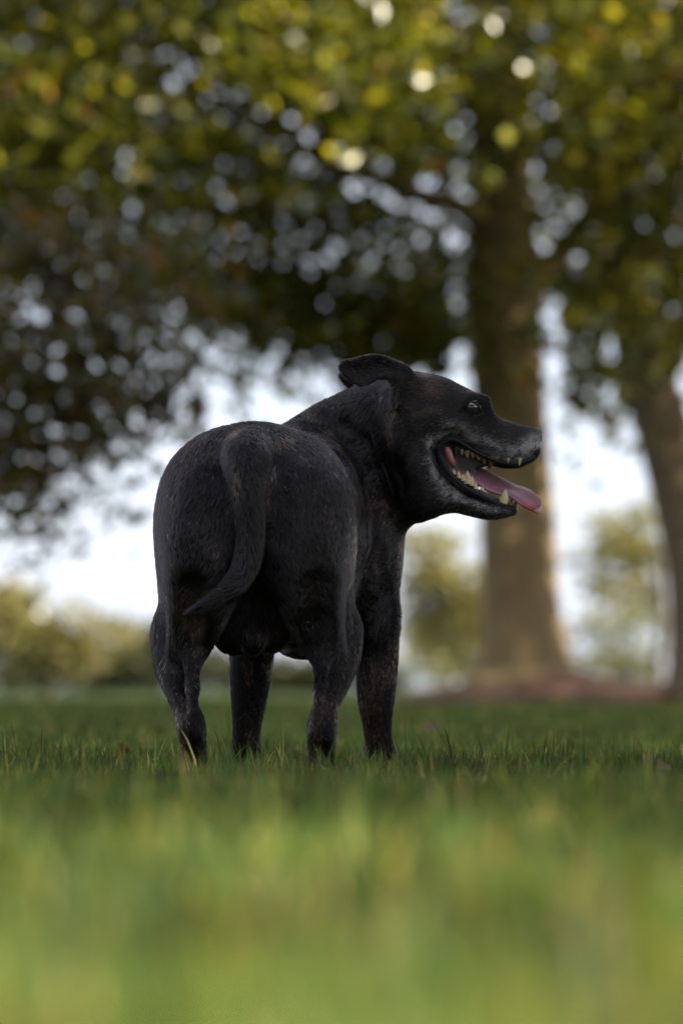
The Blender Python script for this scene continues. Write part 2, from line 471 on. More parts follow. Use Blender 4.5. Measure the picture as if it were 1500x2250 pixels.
        tree('broad_tree', lab, 'tree', (bx, by, 0), trunk, limbs, lambda r, e=ells, q=(2300, 2000, 430)[k]: clump_cloud(e, q, 34, 0.45, r), 0.20, PAL_GREEN, 41 + k, BARK_DARK)
    # ---- unseen trees added behind the photographer to cut low sky light on the dog
    for k, (bx, by, lab) in enumerate(((3.4, -10.5, 'unseen tree added behind the photographer to block sky light, nearest the broad shade tree'), (-2.2, -9.5, 'unseen tree added straight behind the photographer to block sky light'),
                                       (-7.4, -7.5, 'unseen tree added behind the photographer at the open side to block sky light'), (-11.5, -2.6, 'unseen tree added beside the photographer at the open side to block sky light'))):
        trunk = [[bx, by, -0.05, 0.4], [bx, by, 0.4, 0.28], [bx + 0.1, by, 3.0, 0.22], [bx, by, 8.0, 0.05]]
        limbs = [[[bx, by, 2.5, 0.12], [bx + 1.2, by + 0.4, 3.8, 0.08], [bx + 2.2, by + 0.6, 5.0, 0.04]]]
        ells = [(bx, by, 4.8, 3.2, 2.6, 4.0, 1)]
        tree('sky_screen_tree', lab, 'tree', (bx, by, 0), trunk, limbs, lambda r, e=ells: clump_cloud(e, 420, 20, 0.5, r), 0.26, PAL_DARK, 51 + k, BARK_DARK, 'unseen trees added behind the photographer')
    # ---- a second tree behind it closes the shade over the far lawn
    trunk = [[-6.8, 30, -0.05, 0.5], [-6.8, 30, 0.4, 0.36], [-6.7, 30, 3.0, 0.3], [-6.7, 30, 8.0, 0.18], [-6.7, 30, 12, 0.05]]
    limbs = [[[-6.7, 30, 3.5, 0.15], [-5.0, 27.6, 4.6, 0.10], [-3.4, 27.4, 5.2, 0.06], [-2.0, 27.2, 5.2, 0.02]]]
    ells = [(-6.4, 30.5, 8.0, 5.6, 5.0, 5.2, 10), (-2.6, 28.5, 5.6, 1.8, 1.8, 1.3, 1.0)]
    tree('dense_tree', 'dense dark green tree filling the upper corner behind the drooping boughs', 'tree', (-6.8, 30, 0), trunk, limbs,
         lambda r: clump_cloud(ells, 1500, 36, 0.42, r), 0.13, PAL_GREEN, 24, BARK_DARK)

    # ---- trees and shrubs beyond the lawn
    def far(name, label, cat, d, boxes, nclump, per, size, pal, seed, stem=None, spread=None, group='trees and shrubs beyond the lawn'):
        ells = []
        for px, py, rx, ry, wt in boxes:
            c = P(px, py, d); s_ = d / FPX
            rr_ = np.random.default_rng(seed * 7 + len(ells))
            for _ in range(9):
                ox, oz, oy = rr_.normal(0, 0.42, 3); q = rr_.uniform(0.28, 0.6)
                ells.append((c[0] + ox * rx * s_, d + oy * rx * s_, c[2] + oz * ry * s_, rx * s_ * q, rx * s_ * q, ry * s_ * q, wt * q * q))
        tr = None; lm = []
        cx = ells[0][0]
        if stem:
            px, py, rr = stem
            b0 = P(px, HORIZ, d); s_ = d / FPX
            tr = [[b0[0], d, -0.05, rr * s_ * 1.5], [b0[0], d, 0.4, rr * s_], [b0[0] + 0.1, d, P(px, (HORIZ + py) / 2, d)[2], rr * s_ * 0.85], [*P(px + 6, py, d), rr * s_ * 0.4]]
            for k, (qx, qy, rx, ry, wt) in enumerate(boxes[:4]):
                lm.append([[*P(px + 2, py + (HORIZ - py) * 0.45, d), rr * s_ * 0.6], [*P((px + qx) / 2 + 4, (py + qy) / 2 + 30, d), rr * s_ * 0.4], [*P(qx, qy, d), rr * s_ * 0.15]])
            cx = b0[0]
        tree(name, label, cat, (cx, d, 0), tr, lm, lambda r: clump_cloud(ells, nclump, per, spread or 26 * d / FPX, r, 0.3), size, pal, seed, BARK_DARK, group, minz=0.02)
    far('autumn_tree', 'round golden green tree far off by the drooping boughs', 'tree', 62, [(90, 1375, 130, 80, 3), (-40, 1400, 120, 90, 2), (180, 1430, 70, 60, 1)], 300, 18, 0.15, PAL_GOLD, 31, (110, 1350, 10))
    far('hedge_shrub', 'low dark shrub far off between the golden tree and the dog', 'shrub', 66, [(270, 1455, 90, 60, 2), (340, 1440, 70, 65, 1.5), (190, 1480, 90, 35, 1), (60, 1485, 90, 30, 1)], 360, 18, 0.15, PAL_DARK, 32)
    far('low_shrub', 'low brownish shrub seen between the dog\'s legs', 'shrub', 64, [(480, 1480, 80, 35, 1), (620, 1478, 90, 40, 1.5), (720, 1485, 60, 32, 1), (850, 1490, 60, 25, 0.7)], 260, 18, 0.14, PAL_DARK, 33)
    far('pale_tree', 'pale yellow tree far off below the dog\'s jaw', 'tree', 58, [(985, 1260, 100, 90, 3), (1030, 1330, 80, 90, 2), (930, 1310, 60, 100, 1.2), (1010, 1400, 80, 60, 0.7)], 230, 16, 0.15, PAL_GOLD, 34, (1035, 1230, 9))
    far('grey_shrub', 'loose grey green shrub far off to the trunk\'s side nearest the dog', 'shrub', 68, [(930, 1440, 90, 60, 2), (1020, 1450, 70, 60, 1.5)], 130, 12, 0.14, PAL_GREY, 35)
    far('young_tree', 'small yellow green tree far off between the two trunks', 'tree', 56, [(1365, 1200, 95, 85, 2), (1430, 1160, 70, 60, 1), (1310, 1270, 70, 60, 0.6), (1400, 1290, 90, 60, 0.8)], 150, 13, 0.14, PAL_GOLD, 36, (1440, 1200, 9))
    far('open_shrub', 'airy grey green shrub far off between the two trunks', 'shrub', 70, [(1340, 1370, 120, 60, 1.2), (1330, 1460, 120, 50, 1.8), (1430, 1420, 70, 90, 1)], 190, 12, 0.14, PAL_GREY, 37)
    far('tall_shrub', 'broad green shrub far off past the golden tree, outside the frame', 'shrub', 66, [(-350, 1430, 200, 80, 2), (-650, 1410, 220, 110, 2)], 420, 16, 0.16, PAL_GREY, 38)
    far('tall_shrub', 'broad green shrub far off past the leaning tree, outside the frame', 'shrub', 66, [(1680, 1430, 160, 90, 2), (1950, 1410, 220, 110, 2)], 380, 16, 0.16, PAL_GREY, 39)

def ss_(t):
    t = np.clip((t - 0.2) / 0.6, 0, 1)
    return t * t * (3 - 2 * t)

PAWS = []
def build_grass():
    rng = np.random.default_rng(5)
    def field(n, d0, d1, xw, hmin, hmax, wmin, wmax, power=1.0):
        # wedge in front of the lens, wider than the frame
        d = []; 
        u = rng.random(n)
        dd = d0 + (d1 - d0) * u ** power
        x = rng.uniform(-1, 1, n) * (xw + 0.12 * dd)
        return x, dd, rng.uniform(hmin, hmax, n), rng.uniform(wmin, wmax, n)
    sets = [field(22000, 0.75, 2.0, 0.45, 0.018, 0.042, 0.0022, 0.0044, 0.9),
            field(34000, 2.0, 3.5, 0.5, 0.018, 0.044, 0.0018, 0.0034, 0.95),
            field(125000, 3.5, 6.4, 0.5, 0.011, 0.029, 0.0013, 0.0026, 0.95),
            field(2600, 3.9, 5.6, 0.4, 0.034, 0.055, 0.0016, 0.0028, 1.0),
            field(40000, 6.4, 10.0, 0.8, 0.015, 0.036, 0.002, 0.004, 0.9),
            field(42000, 10.0, 18.0, 1.2, 0.018, 0.038, 0.004, 0.008, 0.85),
            field(42000, 18.0, 34.0, 1.5, 0.018, 0.038, 0.008, 0.016, 0.9)]
    x, y, h, w = [np.concatenate([s[i] for s in sets]) for i in range(4)]
    # tufts: height follows a patchy field
    patch = noise3(np.stack([x * 9, y * 9, 0 * x], 1), 7)
    h = h * (0.62 + 0.62 * patch) * np.where(rng.random(len(x)) < 0.07, 1.65, 1.0)
    for px, py, d in ((430, 1700, 4.53), (705, 1700, 4.53), (833, 1675, 5.0), (541, 1675, 5.01)):      # trodden under the paws
        c = P(px, py, d)
        h = h * (1 - 0.6 * np.exp(-(((x - c[0]) / 0.035) ** 2 + ((y - c[1] + 0.02) / 0.06) ** 2)))
    keep = np.ones(len(x), bool)
    keep &= ~((((x - 1.45) / 1.25) ** 2 + ((y - 26.8) / 1.9) ** 2) < 1)
    keep &= ~((x > 2.0) & (y > 24.6))
    keep &= y < 25.5 + 8 * (x < 0.2)
    x, y, h, w = x[keep], y[keep], h[keep], w[keep]
    n = len(x)
    az = rng.uniform(0, 2 * math.pi, n)
    lean = np.abs(rng.normal(0.25, 0.28, n))
    dirx, diry = np.cos(az), np.sin(az)
    # blade faces: random, biased to face the lens
    fa = rng.uniform(0, 2 * math.pi, n)
    sx, sy = np.cos(fa), np.sin(fa)
    V = np.zeros((n, 7, 3))
    for k, (t, ww) in enumerate(((0.0, 0.8), (0.4, 1.0), (0.75, 0.7))):
        ox = dirx * lean * h * t ** 1.8; oy = diry * lean * h * t ** 1.8; oz = h * t * (1 - 0.18 * lean * t)
        V[:, 2 * k, 0] = x + ox + sx * w * ww * 0.5; V[:, 2 * k, 1] = y + oy + sy * w * ww * 0.5; V[:, 2 * k, 2] = oz - 0.012
        V[:, 2 * k + 1, 0] = x + ox - sx * w * ww * 0.5; V[:, 2 * k + 1, 1] = y + oy - sy * w * ww * 0.5; V[:, 2 * k + 1, 2] = oz - 0.012
    V[:, 6, 0] = x + dirx * lean * h; V[:, 6, 1] = y + diry * lean * h; V[:, 6, 2] = h * (1 - 0.18 * lean) - 0.012
    i = np.arange(n)[:, None] * 7
    Q = np.concatenate([i + np.array([0, 1, 3, 2]), i + np.array([2, 3, 5, 4])])
    T = i + np.array([4, 5, 6])
    me = np_mesh('grass', V.reshape(-1, 3), Q, T, smooth=False)
    pal = [(6, (0.047, 0.088, 0.029)), (4, (0.070, 0.120, 0.032)), (2.6, (0.138, 0.172, 0.038)), (1.0, (0.32, 0.27, 0.11)), (0.3, (0.18, 0.10, 0.04))]
    cols = leaf_cols(n, rng, pal) * (0.50 + 0.65 * ss_(noise3(np.stack([x * 5, y * 3, 0 * x], 1), 9)) + 0.65 * ss_(noise3(np.stack([x * 24, y * 9, 0 * x], 1), 10)))[:, None]
    add_color(me, 'leaf_color', np.repeat(cols, 7, axis=0))
    me.materials.append(leaf_mat('grass_blade', 0.5, 0.45, (1.7, 1.4, 0.5), 0.25))
    o = bpy.data.objects.new('grass', me); link(o)
    tag(o, 'short green lawn grass under and around the dog', 'grass', kind='stuff')
    return o

def build_fallen_leaves():
    rng = np.random.default_rng(8)
    mat = simple_leaf = leaf_mat('fallen_leaf_brown', 0.6, 0.25, (1.2, 0.9, 0.6))
    spots = [(272, 1652, 5.2, 0.030, 'curled brown leaf lying in the grass beside the dog\'s hind leg on the open side'),
             (350, 1612, 7.2, 0.040, 'blurred tan leaf lying farther back on the lawn behind the hind leg'),
             (1456, 1722, 4.2, 0.026, 'small dry leaf in the grass at the edge of the picture'),
             (1132, 1712, 4.35, 0.018, 'tiny yellow leaf in the grass below the panting mouth'),
             (948, 1600, 8.0, 0.040, 'blurred pinkish brown leaf on the lawn past the front paw')]
    for px, py, d, s, lab in spots:
        c = P(px, py, d)
        nx, nyy = 7, 5
        V = []
        a0 = rng.uniform(0, 6.28)
        for i in range(nx):
            t = i / (nx - 1); wv = math.sin(math.pi * min(t * 0.9 + 0.08, 1)) ** 0.8 * 0.42
            for j in range(nyy):
                q = (j / (nyy - 1) - 0.5) * 2
                X_, Y_, Z_ = (t - 0.5), q * wv, 0.35 * q * q * wv + 0.25 * (t - 0.5) ** 2 + 0.1 * rng.random()
                tilt = 0.7
                Y2, Z2 = Y_ * math.cos(tilt) - Z_ * math.sin(tilt), Y_ * math.sin(tilt) + Z_ * math.cos(tilt)
                V.append((X_ * math.cos(a0) - Y2 * math.sin(a0), X_ * math.sin(a0) + Y2 * math.cos(a0), Z2))
        V = np.array(V) * s
        Q = [(i * nyy + j, (i + 1) * nyy + j, (i + 1) * nyy + j + 1, i * nyy + j + 1) for i in range(nx - 1) for j in range(nyy - 1)]
        me = np_mesh('fallen_leaf', V, Q)
        add_color(me, 'leaf_color', np.tile(np.array([0.13, 0.075, 0.04]) * rng.uniform(0.8, 1.4), (len(V), 1)))
        me.materials.append(mat)
        o = bpy.data.objects.new('fallen_leaf', me); o.location = (c[0], c[1], max(c[2], 0.012)); link(o)
        tag(o, lab, 'leaf', 'fallen leaves on the lawn')
# ---------------------------------------------------------------- the dog: an implicit surface grown into one mesh
class Field:
    def __init__(s, lo, hi, h):
        s.h = h
        s.ax = [np.arange(lo[i], hi[i] + h, h) for i in range(3)]
        s.F = np.full([len(a) for a in s.ax], 0.5, dtype=np.float32)
    def cut(s, lo, hi):
        sl = []
        for i in range(3):
            a = max(int(np.searchsorted(s.ax[i], lo[i])) - 1, 0)
            b = min(int(np.searchsorted(s.ax[i], hi[i])) + 1, len(s.ax[i]))
            sl.append(slice(a, b))
        X = s.ax[0][sl[0]][:, None, None]; Y = s.ax[1][sl[1]][None, :, None]; Z = s.ax[2][sl[2]][None, None, :]
        return tuple(sl), X, Y, Z
    def union(s, sl, f, k):
        a = s.F[sl]
        h = np.maximum(k - np.abs(a - f), 0.0) / k
        s.F[sl] = np.minimum(a, f) - h * h * k * 0.25
    def carve(s, sl, f, k):
        a = s.F[sl]; b = -f
        h = np.maximum(k - np.abs(a - b), 0.0) / k
        s.F[sl] = np.maximum(a, b) + h * h * k * 0.25
    def cone(s, p1, r1, p2, r2, k=0.03, op='union'):
        p1 = np.asarray(p1); p2 = np.asarray(p2)
        m = k + 0.012
        lo = np.minimum(p1 - r1, p2 - r2) - m; hi = np.maximum(p1 + r1, p2 + r2) + m
        sl, X, Y, Z = s.cut(lo, hi)
        d = p2 - p1; L2 = float(d @ d) + 1e-12
        t = ((X - p1[0]) * d[0] + (Y - p1[1]) * d[1] + (Z - p1[2]) * d[2]) / L2
        t = np.clip(t, 0, 1)
        q = np.sqrt((X - p1[0] - t * d[0]) ** 2 + (Y - p1[1] - t * d[1]) ** 2 + (Z - p1[2] - t * d[2]) ** 2)
        f = (q - (r1 + (r2 - r1) * t)).astype(np.float32)
        getattr(s, op)(sl, f, k)
    def sweep(s, path, k=0.03, op='union', ysc=1.0, n=5):
        """round tube of changing radius along a smooth path of (x, y, z, r)"""
        q = catmull(path, n, closed=False)
        m = k + 0.012
        R = q[:, 3].max()
        lo = (q[:, :3] - q[:, 3:]).min(0) - m; hi = (q[:, :3] + q[:, 3:]).max(0) + m
        sl, X, Y, Z = s.cut(lo, hi)
        f = None
        for a, b in zip(q[:-1], q[1:]):
            d = b[:3] - a[:3]; d = d * np.array([1, 1 / ysc, 1]); L2 = float(d @ d) + 1e-12
            dx, dy, dz = X - a[0], (Y - a[1]) / ysc, Z - a[2]
            t = np.clip((dx * d[0] + dy * d[1] + dz * d[2]) / L2, 0, 1)
            g = np.sqrt((dx - t * d[0]) ** 2 + (dy - t * d[1]) ** 2 + (dz - t * d[2]) ** 2) - (a[3] + (b[3] - a[3]) * t)
            f = g if f is None else np.minimum(f, g)
        getattr(s, op)(sl, f.astype(np.float32), k)
    def ell(s, c, r, k=0.03, op='union', rot=None):
        c = np.asarray(c); r = np.asarray(r, float)
        m = k + 0.012; R = max(r)
        ext = r if rot is None else np.array([R, R, R])
        sl, X, Y, Z = s.cut(c - ext - m, c + ext + m)
        dx, dy, dz = X - c[0], Y - c[1], Z - c[2]
        if rot is not None:
            M = rot
            a = M[0][0] * dx + M[0][1] * dy + M[0][2] * dz
            b = M[1][0] * dx + M[1][1] * dy + M[1][2] * dz
            e = M[2][0] * dx + M[2][1] * dy + M[2][2] * dz
            dx, dy, dz = a, b, e
        k0 = np.sqrt((dx / r[0]) ** 2 + (dy / r[1]) ** 2 + (dz / r[2]) ** 2)
        k1 = np.sqrt((dx / r[0] ** 2) ** 2 + (dy / r[1] ** 2) ** 2 + (dz / r[2] ** 2) ** 2) + 1e-9
        f = (k0 * (k0 - 1.0) / k1).astype(np.float32)
        f = np.where(k0 < 0.05, -min(r), f).astype(np.float32)
        getattr(s, op)(sl, f, k)
    def sample(s, p):
        p = np.atleast_2d(p); idx = []; fr = []
        for i in range(3):
            g = (p[:, i] - s.ax[i][0]) / s.h
            g = np.clip(g, 0, len(s.ax[i]) - 1.001)
            idx.append(g.astype(int)); fr.append(g - g.astype(int))
        r = 0
        for dx in (0, 1):
            for dy in (0, 1):
                for dz in (0, 1):
                    w = (fr[0] if dx else 1 - fr[0]) * (fr[1] if dy else 1 - fr[1]) * (fr[2] if dz else 1 - fr[2])
                    r = r + w * s.F[idx[0] + dx, idx[1] + dy, idx[2] + dz]
        return r
    def front(s, px, py, d0=4.3, d1=5.3):
        """distance at which the lens ray through a pixel first meets the body"""
        ds = np.arange(d0, d1, 0.001)
        pts = np.array([P(px, py, d) for d in ds])
        v = s.sample(pts)
        w = np.where(v < 0)[0]
        return ds[w[0]] if len(w) else None

def surface_nets(F, ax):
    nx, ny, nz = F.shape
    S = F < 0
    c = np.zeros((nx - 1, ny - 1, nz - 1), dtype=np.int8)
    for a in (0, 1):
        for b in (0, 1):
            for e in (0, 1):
                c += S[a:nx - 1 + a, b:ny - 1 + b, e:nz - 1 + e]
    I, J, K = np.where((c > 0) & (c < 8))
    vid = np.full(c.shape, -1, dtype=np.int32)
    vid[I, J, K] = np.arange(len(I))
    acc = np.zeros((len(I), 3)); cnt = np.zeros(len(I))
    corners = [(a, b, e) for a in (0, 1) for b in (0, 1) for e in (0, 1)]
    for c0 in corners:
        for axis in range(3):
            if c0[axis]: continue
            c1 = list(c0); c1[axis] = 1
            f0 = F[I + c0[0], J + c0[1], K + c0[2]]; f1 = F[I + c1[0], J + c1[1], K + c1[2]]
            m = (f0 < 0) != (f1 < 0)
            t = np.where(m, f0 / np.where(m, f0 - f1, 1), 0)
            p = np.stack([np.full(len(I), c0[q], float) for q in range(3)], 1)
            p[:, axis] = t
            acc[m] += p[m]; cnt[m] += 1
    loc = acc / cnt[:, None]
    h = ax[0][1] - ax[0][0]
    V = np.stack([ax[0][I], ax[1][J], ax[2][K]], 1) + loc * h
    Q = []
    for axis in range(3):
        o1, o2 = (axis + 1) % 3, (axis + 2) % 3
        a = [slice(None)] * 3; b = [slice(None)] * 3
        a[axis] = slice(0, -1); b[axis] = slice(1, None)
        A, B = S[tuple(a)], S[tuple(b)]
        E = np.array(np.where(A != B)).T
        ok = (E[:, o1] > 0) & (E[:, o2] > 0) & (E[:, o1] < F.shape[o1] - 1) & (E[:, o2] < F.shape[o2] - 1)
        E = E[ok]
        flip = B[E[:, 0], E[:, 1], E[:, 2]]
        def g(d1, d2):
            q = E.copy(); q[:, o1] += d1; q[:, o2] += d2
            return vid[q[:, 0], q[:, 1], q[:, 2]]
        quad = np.stack([g(-1, -1), g(0, -1), g(0, 0), g(-1, 0)], 1)
        quad[flip] = quad[flip][:, ::-1]
        Q.append(quad)
    return V, np.concatenate(Q)

def relax(V, Q, it=2, lam=0.5):
    e = np.concatenate([Q[:, [0, 1]], Q[:, [1, 2]], Q[:, [2, 3]], Q[:, [3, 0]]])
    n = len(V)
    deg = np.bincount(e[:, 0], minlength=n) + np.bincount(e[:, 1], minlength=n)
    def lap(V):
        s = np.zeros_like(V)
        for c in range(3):
            s[:, c] = np.bincount(e[:, 0], V[e[:, 1], c], n) + np.bincount(e[:, 1], V[e[:, 0], c], n)
        return s / deg[:, None] - V
    for _ in range(it):
        V = V + lam * lap(V)
        V = V - (lam * 1.03) * lap(V)
    return V

def poly_sdf(poly, U, W):
    """signed distance (negative inside) of 2-D points to a closed polygon"""
    d = np.full(U.shape, 1e9); inside = np.zeros(U.shape, bool)
    n = len(poly)
    for i in range(n):
        a, b = poly[i], poly[(i + 1) % n]
        e = b - a
        t = np.clip(((U - a[0]) * e[0] + (W - a[1]) * e[1]) / (e @ e + 1e-12), 0, 1)
        d = np.minimum(d, (U - a[0] - t * e[0]) ** 2 + (W - a[1] - t * e[1]) ** 2)
        cond = ((a[1] > W) != (b[1] > W)) & (U < (b[0] - a[0]) * (W - a[1]) / (b[1] - a[1] + 1e-12) + a[0])
        inside ^= cond
    d = np.sqrt(d)
    return np.where(inside, -d, d)

HD = 4.90                      # distance of the head's middle plane
HS = HD / FPX                  # metres per photo pixel in that plane
def H(px, py, lat=0.0):
    """head space: profile position, and how far out to the side the lens sees (lat in pixels, positive nearer)"""
    p = P(px, py, HD); p[1] -= lat * HS
    return p

def HL(px, py, lat=0.0):
    """as H, for features seen on the near side of the head: exact pixel at their own distance"""
    p = P(px, py, HD - abs(lat) * HS); p[1] = HD - lat * HS
    return p

def build_dog_field(h):
    G = Field((-0.275, 4.335, -0.012), (0.305, 5.19, 0.60), h)
    def p(px, py, d): return P(px, py, d)
    def r(px, d): return px * d / FPX
    def cone(a, ra, b, rb, k=0.03, op='union'):
        G.cone(p(*a), r(ra, a[2]), p(*b), r(rb, b[2]), k, op)
    def chain(pts, k=0.03, op='union', ysc=1.0):
        G.sweep([[*p(*a), r(ra, a[2])] for a, ra in pts], k, op, ysc)
    def ell(c, rp, k=0.03, op='union', rot=None):
        G.ell(p(*c), [r(q, c[2]) for q in rp], k, op, rot)

    # trunk
    ell((665, 1180, 4.89), (150, 300, 240), 0.03)          # ribcage
    ell((622, 1190, 4.76), (142, 240, 222), 0.04)          # belly and loin
    ell((560, 1124, 4.62), (184, 200, 196), 0.04)          # pelvis
    ell((715, 1190, 4.98), (125, 120, 200), 0.04)          # fore chest
    ell((668, 1340, 4.90), (90, 230, 104), 0.03)           # brisket
    # hind quarters
    for sgn, hip, thigh, stifle in ((-1, (462, 1112, 4.60), (425, 1215, 4.585), (398, 1400, 4.645)),
                                    (1, (664, 1112, 4.60), (694, 1215, 4.585), (729, 1395, 4.645))):
        ell(hip, (94, 138, 138), 0.04)
        ell(thigh, (74, 166, 180), 0.04)
        cone((hip[0], hip[1] + 50, hip[2]), 86, stifle, 52, 0.03)
        ix = hip[0] - sgn * 16
        chain([((ix, 1120, 4.54), 84), ((ix + sgn * 16, 1240, 4.527), 74), ((ix + sgn * 32, 1330, 4.535), 62), ((stifle[0] - sgn * 14, 1420, 4.57), 44)], 0.03)
    # left lower leg
    chain([((396, 1395, 4.64), 60), ((389, 1450, 4.62), 51), ((396, 1510, 4.56), 35), ((408, 1555, 4.515), 26), ((419, 1590, 4.495), 31),
           ((424, 1625, 4.495), 28), ((427, 1660, 4.505), 26), ((430, 1690, 4.52), 28)], 0.02)
    chain([((424, 1390, 4.565), 38), ((424, 1475, 4.525), 21), ((418, 1555, 4.485), 12), ((418, 1585, 4.477), 16), ((421, 1610, 4.48), 14)], 0.015)   # heel tendon
    for dx in (-19, -6, 8, 20):
        cone((430 + dx, 1684, 4.52), 13, (431 + dx * 1.25, 1706, 4.565 - abs(dx) * 0.0006), 10, 0.012)
    # right lower leg
    chain([((731, 1390, 4.64), 60), ((738, 1440, 4.62), 52), ((728, 1505, 4.56), 35), ((715, 1553, 4.515), 26), ((708, 1590, 4.495), 32),
           ((707, 1625, 4.495), 31), ((706, 1660, 4.505), 29), ((706, 1690, 4.52), 30)], 0.02)
    chain([((702, 1390, 4.565), 38), ((704, 1475, 4.525), 20), ((706, 1555, 4.485), 12), ((706, 1585, 4.477), 16), ((706, 1610, 4.48), 14)], 0.015)
    for dx in (-20, -7, 7, 20):
        cone((705 + dx, 1684, 4.52), 13, (705 + dx * 1.25, 1706, 4.565 - abs(dx) * 0.0006), 10, 0.012)
    # fore legs
    ell((796, 1130, 4.96), (80, 125, 180), 0.04)           # right shoulder blade
    ell((568, 1130, 4.98), (80, 125, 180), 0.04)
    chain([((800, 1180, 5.0), 78), ((818, 1280, 4.97), 56), ((828, 1365, 4.95), 43)], 0.03)
    chain([((790, 1220, 4.90), 52), ((805, 1300, 4.90), 40), ((814, 1365, 4.925), 26)], 0.02)              # triceps to elbow
    chain([((828, 1350, 4.955), 44), ((829, 1430, 4.965), 45), ((826, 1520, 4.97), 41), ((828, 1590, 4.975), 31), ((832, 1630, 4.98), 29), ((833, 1664, 4.99), 33)], 0.02)
    for dx in (-24, -8, 9, 24):
        cone((833 + dx * 0.8, 1655, 4.995), 14, (834 + dx * 1.15, 1680, 5.04 - abs(dx) * 0.0006), 11, 0.012)
    chain([((566, 1200, 5.03), 74), ((558, 1300, 4.99), 55), ((556, 1370, 4.97), 46)], 0.03)
    chain([((556, 1360, 4.965), 47), ((553, 1440, 4.975), 47), ((548, 1520, 4.985), 40), ((543, 1590, 4.99), 31), ((541, 1630, 4.995), 30), ((541, 1664, 5.005), 33)], 0.02)
    for dx in (-24, -8, 9, 24):
        cone((541 + dx * 0.8, 1655, 5.01), 14, (542 + dx * 1.1, 1679, 5.055 - abs(dx) * 0.0006), 11, 0.012)
    # neck
    chain([((690, 1100, 4.97), 150), ((745, 1055, 4.975), 152), ((810, 1018, 4.955), 146), ((885, 985, 4.92), 118)], 0.035, ysc=0.72)
    chain([((650, 1020, 4.90), 80), ((720, 975, 4.94), 82), ((795, 937, 4.935), 84), ((855, 905, 4.92), 74)], 0.03)                 # crest
    cone((850, 1090, 4.945), 62, (905, 1088, 4.92), 56, 0.03)               # throat
    # skull and upper jaw: a profile given breadth
    A = catmull([(830, 870), (872, 838), (904, 820), (945, 825), (981, 834), (1010, 848), (1042, 864), (1066, 872), (1077, 888),
                 (1087, 910), (1100, 921), (1121, 927), (1150, 935), (1172, 939), (1187, 946), (1190, 960), (1187, 976), (1187, 992),
                 (1176, 1010), (1150, 1025), (1121, 1031), (1094, 1021), (1062, 1008), (1032, 992), (1008, 976), (985, 969), (964, 978),
                 (952, 1000), (925, 1050), (880, 1060), (835, 980)], 6)
    B = catmull([(905, 985), (950, 992), (962, 1020), (984, 1050), (1017, 1075), (1046, 1091), (1078, 1104), (1108, 1114), (1127, 1122),
                 (1125, 1131), (1104, 1138), (1078, 1141), (1053, 1138), (1024, 1131), (1000, 1126), (974, 1129), (950, 1138),
                 (918, 1142), (885, 1110), (870, 1040)], 6)
    lo = H(800, 1170, 150); hi = H(1210, 780, -150)
    sl, X, Y, Z = G.cut(lo, hi)
    U = (750 + X / HS)[:, 0, :] + 0 * Z[:, 0, :]
    W = (HORIZ - (Z - CAMH) / HS)[:, 0, :] + 0 * X[:, 0, :]
    lat = np.abs(HD - Y) / HS
    def prism(poly, us, ws, kk=0.85, boost=None):
        d2 = poly_sdf(poly, U, W)
        w = np.interp(U, us, ws)
        if boost is not None:
            w = w + boost
        k = (w * kk)[:, None, :]
        a = d2[:, None, :] + 0 * lat
        b = lat - w[:, None, :]
        hh = np.maximum(k - np.abs(a - b), 0) / k
        return (np.maximum(a, b) + hh * hh * k * 0.25).astype(np.float32) * HS
    g = lambda cx, cy, sx, sy, am: am * np.exp(-((U - cx) / sx) ** 2 - ((W - cy) / sy) ** 2)
    wa = (g(945, 960, 55, 60, 16) + g(1020, 888, 34, 16, 8) - g(1062, 912, 20, 18, 8) + g(990, 930, 60, 12, 5)
          + g(1110, 1000, 60, 30, 7) - g(1120, 945, 60, 14, 5) + g(1150, 985, 30, 25, 3))
    f = prism(A, [840, 900, 950, 1000, 1040, 1075, 1110, 1150, 1175, 1192], [92, 100, 96, 86, 74, 60, 53, 49, 45, 38], 0.85, wa)
    G.union(sl, f, 0.008)
    wb = g(940, 1020, 50, 70, 14) + g(1110, 1125, 30, 15, 3)
    f = prism(B, [880, 930, 970, 1010, 1050, 1090, 1120, 1130], [86, 84, 74, 62, 51, 42, 35, 28], 0.8, wb)
    G.union(sl, f, 0.008)
    def hc(pts, k, op='union'):
        for side in (1, -1):
            G.sweep([[*H(a[0], a[1], side * a[2]), ra * HS] for a, ra in pts], k, op, n=4)
    def hc2(pts, k, op='union'):
        for side in (1, -1):
            G.sweep([[*HL(a[0], a[1], side * a[2]), ra * HS] for a, ra in pts], k, op, n=4)
    # mouth: floor of the lower jaw hollowed between the lips
    for a, ra, b, rb in (((1000, 1040), 36, (1060, 1078), 27), ((1060, 1078), 27, (1120, 1104), 17)):
        G.cone(H(*a), ra * HS, H(*b), rb * HS, 0.006, 'carve')
    # palate hollow
    G.cone(H(1010, 1012), 34 * HS, H(1150, 1040), 20 * HS, 0.006, 'carve')
    # lips
    hc([((962, 988, 74), 7), ((975, 974, 77), 7), ((993, 971, 75), 7), ((1015, 981, 68), 5.5), ((1045, 999, 60), 5), ((1075, 1012, 54), 4.5), ((1105, 1022, 51), 4.5), ((1140, 1022, 46), 4.5), ((1166, 1011, 38), 4)], 0.006)
    hc([((960, 990, 74), 7), ((966, 1016, 72), 7.5), ((986, 1048, 64), 7.5), ((1018, 1074, 55), 7), ((1048, 1090, 47), 6.5), ((1080, 1104, 39), 6), ((1108, 1114, 31), 6), ((1125, 1120, 16), 6.5)], 0.006)
    hc([((1125, 1120, 16), 6.5), ((1127, 1121, 0), 6.5)], 0.006)
    # cheek folds below the eye, brow
    hc([((905, 925, 93), 5), ((945, 913, 93), 7), ((985, 921, 84), 6), ((1020, 924, 72), 4)], 0.012)
